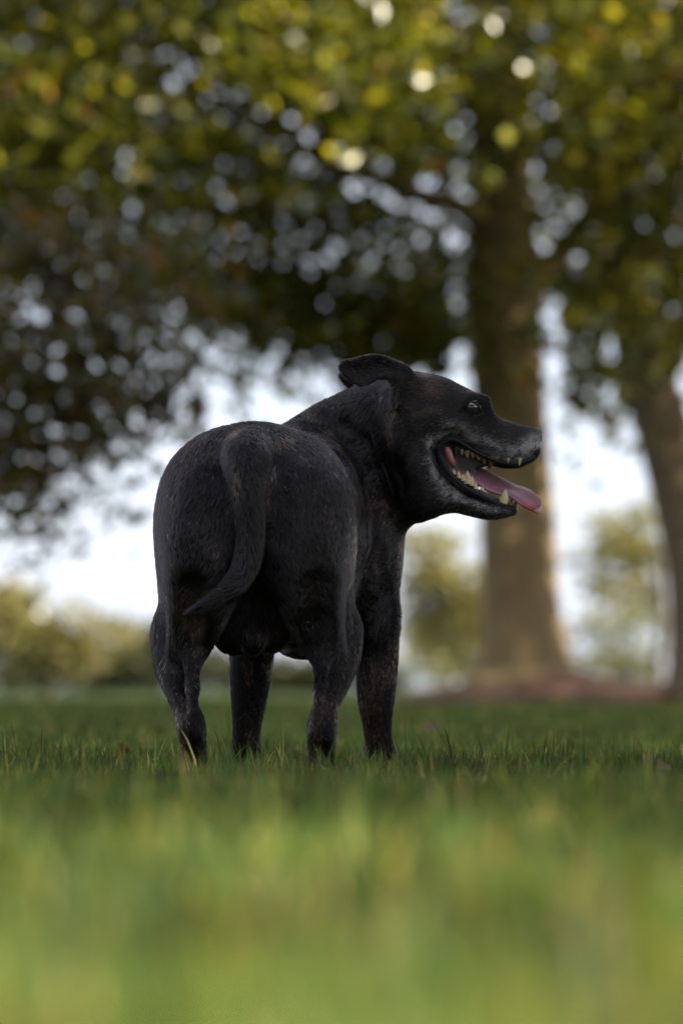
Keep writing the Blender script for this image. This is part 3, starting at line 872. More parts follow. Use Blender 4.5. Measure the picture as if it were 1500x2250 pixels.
    hc([((915, 950, 98), 4), ((955, 937, 96), 7), ((1000, 934, 82), 7), ((1060, 945, 55), 4)], 0.012)
    hc([((1000, 886, 62), 7), ((1035, 880, 55), 8), ((1064, 886, 36), 7)], 0.012)
    # ears: a flap swung back and cupped
    E = catmull([(743, 806), (755, 793), (782, 786), (806, 780), (828, 778), (856, 785), (880, 801), (903, 820), (915, 850), (900, 880), (872, 884),
                 (862, 858), (852, 832), (836, 829), (818, 842), (794, 850), (770, 840), (751, 822)], 6)
    lo = H(725, 900, 150); hi = H(935, 755, -150)
    sl, X, Y, Z = G.cut(lo, hi)
    es = HS * (1 - 100 * HS / HD)
    U = (750 + X / es)[:, 0, :] + 0 * Z[:, 0, :]
    W = (HORIZ - (Z - CAMH) / es)[:, 0, :] + 0 * X[:, 0, :]
    lat = np.abs(HD - Y) / HS
    d2 = poly_sdf(E, U, W)
    mid = np.interp(U, [740, 780, 830, 870, 915], [112, 106, 100, 94, 70]) - 14 * np.clip(-d2 / 26, 0, 1) * np.clip((905 - U) / 40, 0, 1)
    th = np.interp(U, [740, 850, 900], [5.4, 6.0, 13])
    a = d2[:, None, :] + 0 * lat; b = np.abs(lat - mid[:, None, :]) - th[:, None, :]
    k = 6.0
    hh = np.maximum(k - np.abs(a - b), 0) / k
    f = ((np.maximum(a, b) + hh * hh * k * 0.25) * HS).astype(np.float32)
    G.union(sl, f, 0.006)
    hc2([((838, 829, 106), 6), ((856, 828, 108), 7), ((864, 846, 108), 7), ((862, 870, 106), 7), ((866, 892, 98), 6)], 0.006)   # rolled rim
    hc2([((880, 826, 84), 16), ((895, 852, 82), 20)], 0.02)
    hc2([((851, 842, 104), 5), ((853, 866, 102), 6)], 0.006, 'carve')
    # eye socket
    ey = HD - G.front(1036, 901, 4.7, 4.95)
    G.eye = ey / HS
    print('eye lat', G.eye)
    hc2([((1022, 898, G.eye + 2), 7), ((1036, 899, G.eye), 12), ((1050, 905, G.eye - 4), 7)], 0.004, 'carve')
    # scrotum
    ell((515, 1380, 4.60), (52, 50, 58), 0.015)
    ell((590, 1375, 4.60), (48, 50, 60), 0.012)
    ell((555, 1395, 4.57), (32, 36, 44), 0.012)
    ell((548, 1320, 4.60), (70, 60, 60), 0.03)
    # skin folds and muscle seams pressed into the surface
    def seam(pts, rad, depth, k):
        q = []
        for px, py in pts:
            d = G.front(px, py)
            if d is not None:
                q.append((px, py, d - (rad - depth) * d / FPX))
        for a, b in zip(q[:-1], q[1:]):
            if abs(a[2] - b[2]) < 0.06:
                cone(a, rad, b, rad, k, 'carve')
    # broad hollows between the muscles of the haunches
    seam([(452, 1040), (436, 1120), (424, 1210), (416, 1300), (414, 1360)], 44, 4, 0.018)
    seam([(676, 1050), (696, 1130), (704, 1220), (702, 1310), (700, 1370)], 44, 4, 0.018)
    seam([(476, 1035), (478, 1110), (484, 1170)], 30, 6, 0.02)
    seam([(612, 1020), (614, 1100), (608, 1170)], 24, 6, 0.018)
    seam([(800, 1200), (812, 1270), (806, 1330)], 26, 5, 0.03)
    seam([(452, 1470), (440, 1520)], 14, 5, 0.015)
    seam([(680, 1470), (692, 1530)], 14, 5, 0.015)
    # tail
    rump = G.front(548, 1120)
    print('rump', rump)
    b = rump - 0.020
    chain([((548, 1000, 4.56), 60), ((542, 1015, 4.50), 52), ((543, 1060, min(b + 0.015, 4.48)), 40), ((546, 1120, b), 33), ((549, 1185, b), 29.5),
           ((541, 1238, b - 0.002), 28), ((517, 1283, b - 0.006), 25), ((480, 1315, b - 0.01), 19), ((446, 1332, b - 0.012), 13), ((418, 1342, b - 0.014), 5)], 0.008)
    # hollows beside the tail root
    seam0 = [(478, 1040), (480, 1110)]
    seam([(655, 942), (700, 946), (745, 972), (778, 1020), (797, 1080), (806, 1150), (800, 1230)], 12, 7, 0.012)
    seam([(705, 912), (755, 930), (800, 968), (830, 1030), (842, 1100)], 12, 7, 0.014)
    seam([(672, 928), (725, 938), (772, 975), (806, 1030), (822, 1100), (822, 1170)], 10, 6, 0.012)
    seam([(420, 1300), (428, 1380), (432, 1450)], 20, 4, 0.03)
    seam([(700, 1290), (694, 1380), (692, 1450)], 20, 4, 0.03)
    seam([(845, 1230), (850, 1310), (842, 1390)], 18, 5, 0.02)
    seam([(402, 1500), (407, 1560)], 8, 4, 0.01)
    seam([(722, 1500), (722, 1560)], 8, 4, 0.01)
    return G
# ---------------------------------------------------------------- dog: materials, mesh, features, coat
def simple_mat(name, col, rough=0.5, spec=0.5, coat=0.0, sss=0.0, noise_amt=0.0, nscale=200.0, bump=0.0, col2=None, wet=0.0):
    m, nt, out = new_mat(name)
    b = node(nt, 'ShaderNodeBsdfPrincipled')
    b.inputs['Roughness'].default_value = rough
    b.inputs['Specular IOR Level'].default_value = spec
    b.inputs['Coat Weight'].default_value = coat
    b.inputs['Coat Roughness'].default_value = 0.08
    if sss:
        b.inputs['Subsurface Weight'].default_value = sss
        b.inputs['Subsurface Radius'].default_value = (0.004, 0.0015, 0.001)
        b.inputs['Subsurface Scale'].default_value = 1.0
    tc = node(nt, 'ShaderNodeTexCoord')
    nz = node(nt, 'ShaderNodeTexNoise'); nz.inputs['Scale'].default_value = nscale; nz.inputs['Detail'].default_value = 4
    nt.links.new(tc.outputs['Object'], nz.inputs['Vector'])
    c2 = col2 or tuple(c * 0.6 for c in col)
    rp = ramp(nt, [(0.35, c2), (0.65, col)])
    nt.links.new(nz.outputs['Fac'], rp.inputs[0])
    nt.links.new(rp.outputs[0], b.inputs['Base Color'])
    if bump:
        bp = node(nt, 'ShaderNodeBump'); bp.inputs['Strength'].default_value = bump; bp.inputs['Distance'].default_value = 0.0006
        nt.links.new(nz.outputs['Fac'], bp.inputs['Height']); nt.links.new(bp.outputs[0], b.inputs['Normal'])
    nt.links.new(b.outputs[0], out.inputs[0])
    return m

def attr_mat(name, attr, rough=0.45, spec=0.5, rattr=None):
    m, nt, out = new_mat(name)
    b = node(nt, 'ShaderNodeBsdfPrincipled')
    a = node(nt, 'ShaderNodeAttribute', attribute_name=attr)
    b.inputs['Roughness'].default_value = rough
    b.inputs['Specular IOR Level'].default_value = spec
    nt.links.new(a.outputs['Color'], b.inputs['Base Color'])
    if rattr:
        a2 = node(nt, 'ShaderNodeAttribute', attribute_name=rattr)
        nt.links.new(a2.outputs['Fac'], b.inputs['Roughness'])
    nt.links.new(b.outputs[0], out.inputs[0])
    return m

def hair_mat():
    m, nt, out = new_mat('dog_coat')
    a = node(nt, 'ShaderNodeAttribute', attribute_name='coat_color')
    hb = node(nt, 'ShaderNodeBsdfHairPrincipled')
    hb.model = 'CHIANG'
    hb.parametrization = 'COLOR'
    hb.inputs['Roughness'].default_value = 0.20
    hb.inputs['Radial Roughness'].default_value = 0.35
    hb.inputs['IOR'].default_value = 1.48
    hb.inputs['Coat'].default_value = 0.0
    hb.inputs['Random Roughness'].default_value = 0.3
    nt.links.new(a.outputs['Color'], hb.inputs['Color'])
    # the black hairs swallow most light; brown and grey ones keep their own reflectance
    bw = node(nt, 'ShaderNodeRGBToBW')
    mr = node(nt, 'ShaderNodeMapRange')
    mr.inputs['From Min'].default_value = 0.006; mr.inputs['From Max'].default_value = 0.06
    mr.inputs['To Min'].default_value = 0.22; mr.inputs['To Max'].default_value = 0.0
    df = node(nt, 'ShaderNodeBsdfDiffuse'); df.inputs['Color'].default_value = (0.006, 0.005, 0.005, 1)
    mx = node(nt, 'ShaderNodeMixShader')
    nt.links.new(a.outputs['Color'], bw.inputs[0]); nt.links.new(bw.outputs[0], mr.inputs['Value'])
    du = node(nt, 'ShaderNodeAttribute', attribute_name='coat_dull')
    nt.links.new(du.outputs['Fac'], mr.inputs['To Min'])
    nt.links.new(mr.outputs[0], mx.inputs[0]); nt.links.new(hb.outputs[0], mx.inputs[1]); nt.links.new(df.outputs[0], mx.inputs[2])
    nt.links.new(mx.outputs[0], out.inputs[0])
    return m

def sdf_mesh(lo, hi, h, fn, it=2):
    g = Field(lo, hi, h); fn(g)
    V, Q = surface_nets(g.F, g.ax)
    return relax(V, Q, it), Q

def seg_dist(p, a, b):
    d = b - a; t = np.clip(((p - a) @ d) / (d @ d + 1e-12), 0, 1)
    return np.linalg.norm(p - a - t[:, None] * d, axis=1)

def path_dist(p, pts):
    r = np.full(len(p), 1e9)
    for a, b in zip(pts[:-1], pts[1:]):
        r = np.minimum(r, seg_dist(p, np.asarray(a), np.asarray(b)))
    return r

def ss(x, a, b):
    t = np.clip((x - a) / (b - a), 0, 1)
    return t * t * (3 - 2 * t)

def build_dog(voxel=0.0025, hairs=260000, seed=4):
    rng = np.random.default_rng(seed)
    G = build_dog_field(voxel)
    V, Q = surface_nets(G.F, G.ax)
    V = relax(V, Q, 3)
    base = np.array([(V[:, 0].min() + V[:, 0].max()) * 0 - 0.06, 4.75, 0.0])
    dog = empty('dog', base)
    tag(dog, 'black brindle dog standing on the lawn, tail towards us, head turned to the side panting', 'dog')

    # profile coordinates of every vertex in head space (photo pixels of the head plane)
    def head_uv(p):
        return 750 + p[:, 0] / HS, HORIZ - (p[:, 2] - CAMH) / HS, np.abs(HD - p[:, 1]) / HS
    lipU = [(958, 990), (966, 978), (980, 971), (993, 970), (1015, 979), (1045, 998), (1075, 1012), (1105, 1022), (1140, 1021), (1166, 1010), (1186, 990)]
    lipL = [(958, 990), (963, 1015), (986, 1046), (1018, 1071), (1048, 1088), (1080, 1102), (1108, 1112), (1130, 1120)]
    def masks(p):
        u, w, lat = head_uv(p)
        q = np.stack([u, w], 1)
        dl = np.minimum(path_dist(q, lipU), path_dist(q, lipL))
        headw = ss(u, 855, 930) * ss(p[:, 2], 0.30, 0.34)
        lip = (1 - ss(dl, 5, 9)) * headw
        # inside of the mouth: everything between the lips
        ins = poly_sdf(np.array(lipU + lipL[::-1], float), u, w)
        lip = np.maximum(lip, (1 - ss(ins, 0, 6)) * headw)
        grey = np.exp(-((path_dist(q, lipU[3:]) - 15) / 19) ** 2) * headw
        grey = np.maximum(grey, 0.8 * np.exp(-(path_dist(q, [(958, 990), (975, 962), (1010, 965), (1050, 982)]) / 13) ** 2) * headw)
        grey = np.maximum(grey, 0.55 * np.exp(-(path_dist(q, [(950, 975), (948, 1010), (962, 1050), (1005, 1092)]) / 16) ** 2) * headw)
        grey = np.maximum(grey, 0.35 * np.exp(-(path_dist(q, [(980, 1090), (1050, 1120), (1110, 1130)]) / 18) ** 2) * headw)
        grey = np.maximum(grey, 0.6 * ss(u, 1120, 1180) * headw * ss(w, 955, 975))
        nose = ss(u, 1146, 1152) * (1 - ss(w, 968, 974)) * headw
        return u, w, lat, headw, lip, grey, nose

    u, w, lat, headw, lip, grey, nose = masks(V)
    def coat(p):
        """share of brown and of grey hairs at points of the body"""
        u, w, lat, headw, lip, grey, nose = masks(p)
        x, y, z = p.T
        pxv = 750 + x / y * FPX; pyv = HORIZ - (z - CAMH) / y * FPX
        s1 = noise3(np.stack([x * 60, y * 40, z * 14], 1), 11)
        s2 = noise3(p * 10, 12)
        br = ss(s1, 0.48, 0.72) * (0.25 + 0.75 * ss(s2, 0.36, 0.62))
        br = np.maximum(br, 0.8 * np.exp(-((u - 945) / 34) ** 2 - ((w - 862) / 16) ** 2) * headw)
        br = np.maximum(br, 0.8 * np.exp(-(path_dist(np.stack([u, w], 1), [(905, 922), (945, 909), (965, 912)]) / 8) ** 2) * headw)
        br = np.maximum(br, 0.55 * ss(-z, -0.14, -0.06) * ss(s1, 0.35, 0.6))
        br = np.maximum(br, 0.6 * np.exp(-((pxv - 605) / 40) ** 2 - ((pyv - 1395) / 32) ** 2) * (y < 4.7))
        tl = path_dist(p, [P(545, 990, 4.49), P(549, 1120, 4.48), P(550, 1185, 4.48), P(517, 1283, 4.475), P(418, 1342, 4.467)])
        br = br * ss(tl, 0.02, 0.032) * np.where((u < 872) & (w < 890) & (z > 0.48), 0.1, 1.0)
        n1 = noise3(p * 190, 5)
        gr = np.clip(grey * 2.0, 0, 1) * (0.42 + 0.5 * ss(n1, 0.3, 0.65))
        gr = np.maximum(gr, np.exp(-((pxv - 600) / 13) ** 2 - ((pyv - 1045) / 26) ** 2) * (y < 4.6) * 0.22)
        return br, np.clip(gr, 0, 0.92)
    br, gr = coat(V)
    BLACK, BROWN, GREY = np.array([0.0072, 0.0052, 0.0054]), np.array([0.105, 0.054, 0.033]), np.array([0.62, 0.59, 0.60])
    skin = BLACK * (1 - 0.45 * br[:, None]) + BROWN * 0.45 * br[:, None]
    skin = skin * (1 - 0.7 * gr[:, None]) + GREY * 0.7 * gr[:, None] * 0.5
    skin = skin * (1 - lip[:, None]) + np.array([0.010, 0.010, 0.013]) * lip[:, None]
    me = np_mesh('body', V - base, Q)
    add_color(me, 'skin_color', skin)
    add_float(me, 'skin_rough', 0.7 - 0.24 * lip)
    body = bpy.data.objects.new('body', me)
    me.materials.append(attr_mat('dog_skin', 'skin_color', 0.5, 0.16, 'skin_rough'))
    link(body, dog)

    # ---- eye, lids
    el = G.eye
    ec = HL(1037, 895, el - 15); er = 19.5 * HS
    th = np.linspace(0, math.pi, 17); ph = np.linspace(0, 2 * math.pi, 25)[:-1]
    gaze = np.array([0.62, -0.77, 0.12]); gaze /= np.linalg.norm(gaze)
    t1 = np.cross(gaze, [0, 0, 1.0]); t1 /= np.linalg.norm(t1); t2 = np.cross(gaze, t1)
    EV, EQ, col = [], [], []
    for a in th:
        for b in ph:
            EV.append(ec + er * (math.cos(a) * gaze + math.sin(a) * (math.cos(b) * t1 + math.sin(b) * t2)))
            col.append((0.004, 0.004, 0.005) if a < 0.42 else ((0.03, 0.013, 0.006) if a < 0.85 else ((0.02, 0.012, 0.01) if a < 1.0 else (0.05, 0.04, 0.04))))
    n = len(ph)
    for i in range(len(th) - 1):
        for j in range(n):
            EQ.append((i * n + j, i * n + (j + 1) % n, (i + 1) * n + (j + 1) % n, (i + 1) * n + j))
    em = np_mesh('eye', np.array(EV) - base, np.array(EQ)[:, ::-1])
    add_color(em, 'eye_color', np.array(col))
    eye_mat = attr_mat('dog_eye', 'eye_color', 0.03, 0.5)
    eye_mat.node_tree.nodes['Principled BSDF'].inputs['IOR'].default_value = 1.95
    em.materials.append(eye_mat)
    link(bpy.data.objects.new('eye', em), dog)
    skin_black = simple_mat('dog_bare_skin', (0.010, 0.008, 0.008), 0.7, 0.3, nscale=900, bump=0.3)
    for name, pts in (('upper_eyelid', [(1013, 899), (1021, 888), (1034, 882), (1048, 890), (1060, 909)]),
                      ('lower_eyelid', [(1013, 899), (1023, 909), (1036, 915), (1048, 914), (1060, 909)])):
        pp = catmull([list(a) + [0] for a in pts], 6, closed=False)
        path = []
        for q in pp:
            off = math.hypot((q[0] - 1037) / 19.5, (q[1] - 895) / 19.5)
            zz = math.sqrt(max(1 - min(off, 1.0) ** 2, 0.0))
            path.append(HL(q[0], q[1], max(el - 15 + 19.5 * zz + 0.5, el - 3 - 0.18 * (q[0] - 1036))))
        rr = np.interp(np.linspace(0, 1, len(path)), [0, 0.3, 0.7, 1], [2.0, 3.2, 3.2, 2.0]) * HS
        TV, TQ, TT = tube(path, rr, 8)
        mesh_obj(name, TV - base, TQ, TT, skin_black, dog)

    # ---- nose pad
    def nose_f(g):
        g.ell(H(1170, 954), np.array([21, 25, 15]) * HS, 0.002)
        for s_ in (1, -1):
            g.ell(H(1176, 956, 15 * s_), np.array([15, 12, 14]) * HS, 0.003)
        g.ell(H(1183, 965, 0), np.array([8, 10, 9]) * HS, 0.003)
        for s_ in (1, -1):
            g.sweep([[*H(1190, 953, 15 * s_), 4.6 * HS], [*H(1184, 957, 22 * s_), 5.0 * HS], [*H(1174, 961, 27 * s_), 3.0 * HS]], 0.0015, 'carve')
        g.cone(H(1194, 945), 1.6 * HS, H(1190, 975), 1.6 * HS, 0.001, 'carve')
    a, b = H(1140, 985, 45), H(1200, 930, -45)
    NV, NQ = sdf_mesh(np.minimum(a, b), np.maximum(a, b), 0.0009, nose_f)
    mesh_obj('nose', NV - base, NQ, None, simple_mat('dog_nose', (0.011, 0.011, 0.013), 0.34, 0.5, nscale=1500, bump=0.5), dog)

    # ---- mouth lining and tongue
    def lining_f(g):
        poly = catmull([(960, 992), (975, 978), (1000, 978), (1035, 994), (1064, 1012), (1080, 1020), (1062, 1026), (1044, 1034), (1052, 1068), (1030, 1070), (1000, 1052), (975, 1026)], 5)
        sl, X, Y, Z = g.cut((-9, -9, -9), (9, 9, 9))
        U = (750 + X / HS)[:, 0, :] + 0 * Z[:, 0, :]; W = (HORIZ - (Z - CAMH) / HS)[:, 0, :] + 0 * X[:, 0, :]
        d2 = poly_sdf(poly, U, W)[:, None, :] + 0 * Y
        bb = np.abs(HD - Y) / HS - np.interp(U, [960, 1000, 1080], [58, 24, 16])[:, None, :]
        g.union(sl, (np.maximum(d2, bb) * HS).astype(np.float32), 0.004)
        poly = catmull([(995, 1046), (1030, 1066), (1060, 1082), (1095, 1098), (1122, 1108), (1122, 1122), (1060, 1108), (1000, 1082)], 5)
        d2 = poly_sdf(poly, U, W)[:, None, :] + 0 * Y
        bb = np.abs(HD - Y) / HS - np.interp(U, [990, 1060, 1122], [46, 34, 12])[:, None, :]
        g.union(sl, (np.maximum(d2, bb) * HS).astype(np.float32), 0.004)
    a, b = H(950, 1130, 80), H(1140, 965, -80)
    LV, LQ = sdf_mesh(np.minimum(a, b), np.maximum(a, b), 0.0018, lining_f)
    mesh_obj('mouth_lining', LV - base, LQ, None, simple_mat('mouth_dark', (0.035, 0.013, 0.014), 0.35, 0.5, nscale=120), dog)
    pink = simple_mat('mouth_pink', (0.42, 0.13, 0.13), 0.3, 0.5, sss=0.3, nscale=250, col2=(0.30, 0.09, 0.09))
    for s_ in (1, -1):
        pth = catmull([[*H(979, 986, 63 * s_)], [*H(982, 998, 62 * s_)], [*H(987, 1012, 60 * s_)], [*H(994, 1026, 55 * s_)]], 5, closed=False)
        TV, TQ, TT = tube(pth, np.interp(np.linspace(0, 1, len(pth)), [0, .3, .8, 1], [5, 9, 8, 4]) * HS, 10)
        o = mesh_obj('cheek_lining', TV - base, TQ, TT, pink, dog)
    top = catmull([(985, 1012), (1000, 1014), (1029, 1021), (1058, 1030), (1086, 1044), (1110, 1057), (1134, 1068), (1158, 1075), (1176, 1086), (1189, 1102), (1187, 1116), (1180, 1124)], 6, closed=False)
    bot = catmull([(985, 1040), (1005, 1048), (1030, 1058), (1050, 1070), (1072, 1084), (1096, 1091), (1112, 1093), (1126, 1102), (1141, 1113), (1158, 1121), (1170, 1126), (1178, 1129)], 6, closed=False)
    TV, TQ, tcol = [], [], []
    m_ = len(top); sides = 20
    for i in range(m_):
        f = i / (m_ - 1)
        far = H(*top[i], np.interp(f, [0, .5, .8, 1], [-30, -26, -26, -8])); near = H(*bot[i], np.interp(f, [0, .3, .5, .8, 1], [40, 37, 30, 30, 12]))
        c = (far + near) / 2; ax_ = (near - far) / 2
        nrm = np.cross(ax_, (H(*top[min(i + 1, m_ - 1)]) - H(*top[max(i - 1, 0)]))); nrm /= np.linalg.norm(nrm) + 1e-9
        if nrm[2] < 0: nrm = -nrm
        tk = np.interp(f, [0, .4, .8, .95, 1], [9, 7, 6, 5, 3]) * HS
        for j in range(sides):
            a = j / sides * 2 * math.pi
            ca, sa = math.cos(a), math.sin(a)
            groove = -0.35 * math.exp(-(ca / 0.22) ** 2) if sa > 0 else 0.15
            cup = 4.0 * HS * (ca * ca)
            TV.append(c + ax_ * (abs(ca) ** 0.8 * np.sign(ca)) + nrm * (tk * (sa * (1 + groove)) + cup * np.interp(f, [0, .5, 1], [0.3, 1, 0.4])))
            edge = ss(np.array(f), 0.62, 0.8) * ss(np.array(ca), 0.1, 0.75)
            under = 1.0 if sa < -0.2 else 0.0
            colr = np.array([0.25, 0.115, 0.145]) * (1 - edge) + np.array([0.36, 0.03, 0.04]) * edge
            tcol.append(colr)
    for i in range(m_ - 1):
        for j in range(sides):
            k = (j + 1) % sides
            TQ.append((i * sides + j, i * sides + k, (i + 1) * sides + k, (i + 1) * sides + j))
    c0 = len(TV); TV += [np.mean(TV[:sides], 0), np.mean(TV[-sides:], 0)]; tcol += [tcol[0], tcol[-1]]
    TT = [(c0, (j + 1) % sides, j) for j in range(sides)] + [(c0 + 1, (m_ - 1) * sides + j, (m_ - 1) * sides + (j + 1) % sides) for j in range(sides)]
    tm = np_mesh('tongue', np.array(TV) - base, TQ, TT)
    add_color(tm, 'tongue_color', np.array(tcol))
    mt, nt, out = new_mat('dog_tongue')
    b = node(nt, 'ShaderNodeBsdfPrincipled'); a = node(nt, 'ShaderNodeAttribute', attribute_name='tongue_color')
    nt.links.new(a.outputs['Color'], b.inputs['Base Color'])
    b.inputs['Roughness'].default_value = 0.28
    b.inputs['Subsurface Weight'].default_value = 0.25; b.inputs['Subsurface Radius'].default_value = (0.006, 0.002, 0.002); b.inputs['Subsurface Scale'].default_value = 1.0
    nz = node(nt, 'ShaderNodeTexNoise'); nz.inputs['Scale'].default_value = 700; bp = node(nt, 'ShaderNodeBump'); bp.inputs['Strength'].default_value = 0.25; bp.inputs['Distance'].default_value = 0.0005
    nt.links.new(nz.outputs['Fac'], bp.inputs['Height']); nt.links.new(bp.outputs[0], b.inputs['Normal'])
    nt.links.new(b.outputs[0], out.inputs[0])
    tm.materials.append(mt)
    link(bpy.data.objects.new('tongue', tm), dog)

    # ---- teeth
    ivory = simple_mat('tooth_ivory', (0.50, 0.40, 0.22), 0.25, 0.5, nscale=260, col2=(0.42, 0.32, 0.17))
    stained = simple_mat('tooth_stained', (0.30, 0.16, 0.055), 0.3, 0.5, nscale=300, col2=(0.18, 0.09, 0.035))
    teeth = [  # tip x, tip y, base x, base y, width, depth, side offset, stained
        (1013, 1004, 1012, 990, 9, 8, 50, 0), (1025, 1009, 1023, 993, 12, 9, 50, 0), (1037, 1010, 1036, 996, 11, 9, 49, 0),
        (1051, 1015, 1048, 998, 16, 10, 48, 0), (1062, 1024, 1061, 1004, 13, 10, 47, 1), (1076, 1027, 1077, 1006, 18, 10, 46, 1),
        (1089, 1019, 1090, 1006, 12, 9, 46, 1),
        (1112, 1021, 1114, 1010, 7, 7, 57, 0), (1137, 1028, 1139, 1010, 8, 8, 53, 0),
        (994, 1033, 996, 1046, 8, 8, 52, 0), (1005, 1038, 1006, 1054, 12, 9, 50, 0), (1014, 1044, 1016, 1060, 13, 9, 49, 0),
        (1025, 1036, 1024, 1066, 19, 10, 48, 0), (1035, 1048, 1033, 1070, 14, 10, 46, 0), (1043, 1061, 1042, 1077, 11, 8, 43, 0),
        (1058, 1070, 1057, 1082, 9, 7, 38, 0),
        (1110, 1076, 1103, 1108, 21, 13, 31, 0), (1124, 1094, 1121, 1112, 10, 8, 14, 0), (1134, 1099, 1129, 1114, 8, 7, 6, 0)]
    for side in (1, -1):
        for tx, ty, bx, by, wd, dp, la, st in teeth:
            A_, B_ = H(bx, by, la * side), H(tx, ty, (la - 1) * side)
            VV, QQ, TT = [], [], []
            L = 7; sd = 10
            up = (B_ - A_); hgt = np.linalg.norm(up); up /= hgt
            xx = np.array([1.0, 0, 0]) - up * up[0]; xx /= np.linalg.norm(xx); yy = np.cross(up, xx)
            for i in range(L):
                t = i / (L - 1)
                sc = (1 - t ** 2.4) * 0.5 * (1 - 0.08 * (1 - t)) + 0.02
                for j in range(sd):
                    a = j / sd * 2 * math.pi
                    VV.append(A_ + up * hgt * t + (xx * math.cos(a) * wd * HS + yy * math.sin(a) * dp * HS) * sc)
            for i in range(L - 1):
                for j in range(sd):
                    k = (j + 1) % sd
                    QQ.append((i * sd + j, i * sd + k, (i + 1) * sd + k, (i + 1) * sd + j))
            VV.append(B_); TT = [(len(VV) - 1, (L - 1) * sd + j, (L - 1) * sd + (j + 1) % sd) for j in range(sd)]
            mesh_obj('tooth', np.array(VV) - base, QQ, TT, stained if st else ivory, dog)

    # ---- coat
    Vq = V[Q]
    nq = np.cross(Vq[:, 2] - Vq[:, 0], Vq[:, 3] - Vq[:, 1])
    area = np.linalg.norm(nq, axis=1) * 0.5
    nq /= (2 * area[:, None] + 1e-15)
    # smooth vertex normals
    vn = np.zeros_like(V)
    for c in range(4):
        for d in range(3):
            vn[:, d] += np.bincount(Q[:, c], nq[:, d] * area, len(V))
    vn /= np.linalg.norm(vn, axis=1)[:, None] + 1e-15
    cen = Vq.mean(1)
    face = 0.35 + 0.65 * ss(-nq[:, 1], -0.45, 0.05)          # denser where the camera side shows
    hw = ss(750 + cen[:, 0] / HS, 840, 900) * ss(cen[:, 2], 0.3, 0.34)
    wgt = area * face * (1 + 2.4 * hw)
    fi = np.searchsorted(np.cumsum(wgt) / wgt.sum(), rng.random(hairs))
    fi = np.clip(fi, 0, len(Q) - 1)
    a, b = rng.random(hairs), rng.random(hairs)
    wts = np.stack([(1 - a) * (1 - b), a * (1 - b), a * b, (1 - a) * b], 1)
    root = (Vq[fi] * wts[..., None]).sum(1)
    nor = (vn[Q[fi]] * wts[..., None]).sum(1); nor /= np.linalg.norm(nor, axis=1)[:, None]
    u, w, lat, headw, lip, grey, nose = masks(root)
    keep = (rng.random(hairs) > lip * 1.1) & (rng.random(hairs) > nose * 1.1) & (root[:, 2] > 0.006)
    # bare rim of the eye
    keep &= ~((np.hypot((u - 1033) / 20, (w - 907) / 12) < 0.95) & (root[:, 1] < HD))
    root, nor = root[keep], nor[keep]
    u, w, lat, headw, grey = u[keep], w[keep], lat[keep], headw[keep], grey[keep]
    n = len(root)
    # lie of the coat
    x, y, z = root.T
    flow = np.tile(np.array([-0.05, -0.9, -0.45]), (n, 1))                     # trunk: towards the tail and down
    def blend(wt, vec):
        nonlocal flow
        vec = np.broadcast_to(np.asarray(vec, float), flow.shape)
        flow = flow * (1 - wt[:, None]) + vec * wt[:, None]
    pxv = 750 + x / y * FPX; pyv = HORIZ - (z - CAMH) / y * FPX                # where the lens sees the root
    blend(ss(-y, -4.68, -4.56), np.stack([0.25 * np.sign(pxv - 560) * ss(np.abs(pxv - 560), 0, 120), np.full(n, -0.35), np.full(n, -1.0)], 1))
    blend(ss(-z, -0.20, -0.14), (0.0, -0.05, -1))
    blend(ss(x, -0.04, 0.02) * ss(z, 0.28, 0.33), (-0.55, -0.25, -0.65))        # neck
    blend(ss(u, 860, 900) * ss(z, 0.30, 0.33), np.stack([np.full(n, -1.0), np.zeros(n), -0.25 - 0.35 * ss(w, 930, 1000)], 1))
    blend(((u < 880) & (w < 850)).astype(float) * (z > 0.5), (-1, 0, 0.05))
    tailpath = [P(545, 990, y0) for y0 in (4.49,)] + [P(549, 1120, 4.48), P(550, 1185, 4.48), P(517, 1283, 4.475), P(418, 1342, 4.467)]
    td = path_dist(root, tailpath)
    tw = 1 - ss(td, 0.022, 0.03)
    low = ss(pyv, 1215, 1290)
    blend(tw * (pyv > 1000), np.stack([0.05 - 1.0 * low, np.zeros(n), -1 + 0.65 * low], 1))
    nn = np.stack([noise3(root * 28 + k * 31.7, k) for k in range(3)], 1) - 0.5
    flow = flow / np.linalg.norm(flow, axis=1)[:, None] + nn * 0.75 + (np.stack([noise3(root * 170 + k * 13.1, 20 + k) for k in range(3)], 1) - 0.5) * 0.35 + rng.normal(0, 0.08, (n, 3))
    # a small whorl on the haunch
    wc = P(590, 1163, 4.50)
    dv = root - wc; wr = np.linalg.norm(dv, axis=1)
    sw = np.exp(-(wr / 0.012) ** 2)
    flow = flow * (1 - sw[:, None]) + sw[:, None] * np.stack([dv[:, 2], 0 * x, -dv[:, 0]], 1) / (wr[:, None] + 1e-6)
    tang = flow - nor * (flow * nor).sum(1)[:, None]
    tang /= np.linalg.norm(tang, axis=1)[:, None] + 1e-9
    length = 0.0105 * (1 - 0.5 * headw) * (1 - 0.30 * ss(-z, -0.2, -0.1)) * rng.uniform(0.65, 1.2, n)
    length *= 1 - 0.55 * ss(u, 1080, 1160) * headw
    length = np.where(tw > 0.5, length * 1.25, length)
    length = np.where((u < 875) & (w < 870) & (z > 0.5), length * 0.5, length)
    lift = rng.uniform(0.03, 0.19, n)[:, None]
    d0 = tang * (1 - lift) + nor * (lift + 0.08); d0 /= np.linalg.norm(d0, axis=1)[:, None]
    d1 = tang + nor * lift * 0.25; d1 /= np.linalg.norm(d1, axis=1)[:, None]
    L = length[:, None]
    pts = np.stack([root - nor * 0.0004, root + d0 * L * 0.45, root + d0 * L * 0.45 + d1 * L * 0.55], 1)
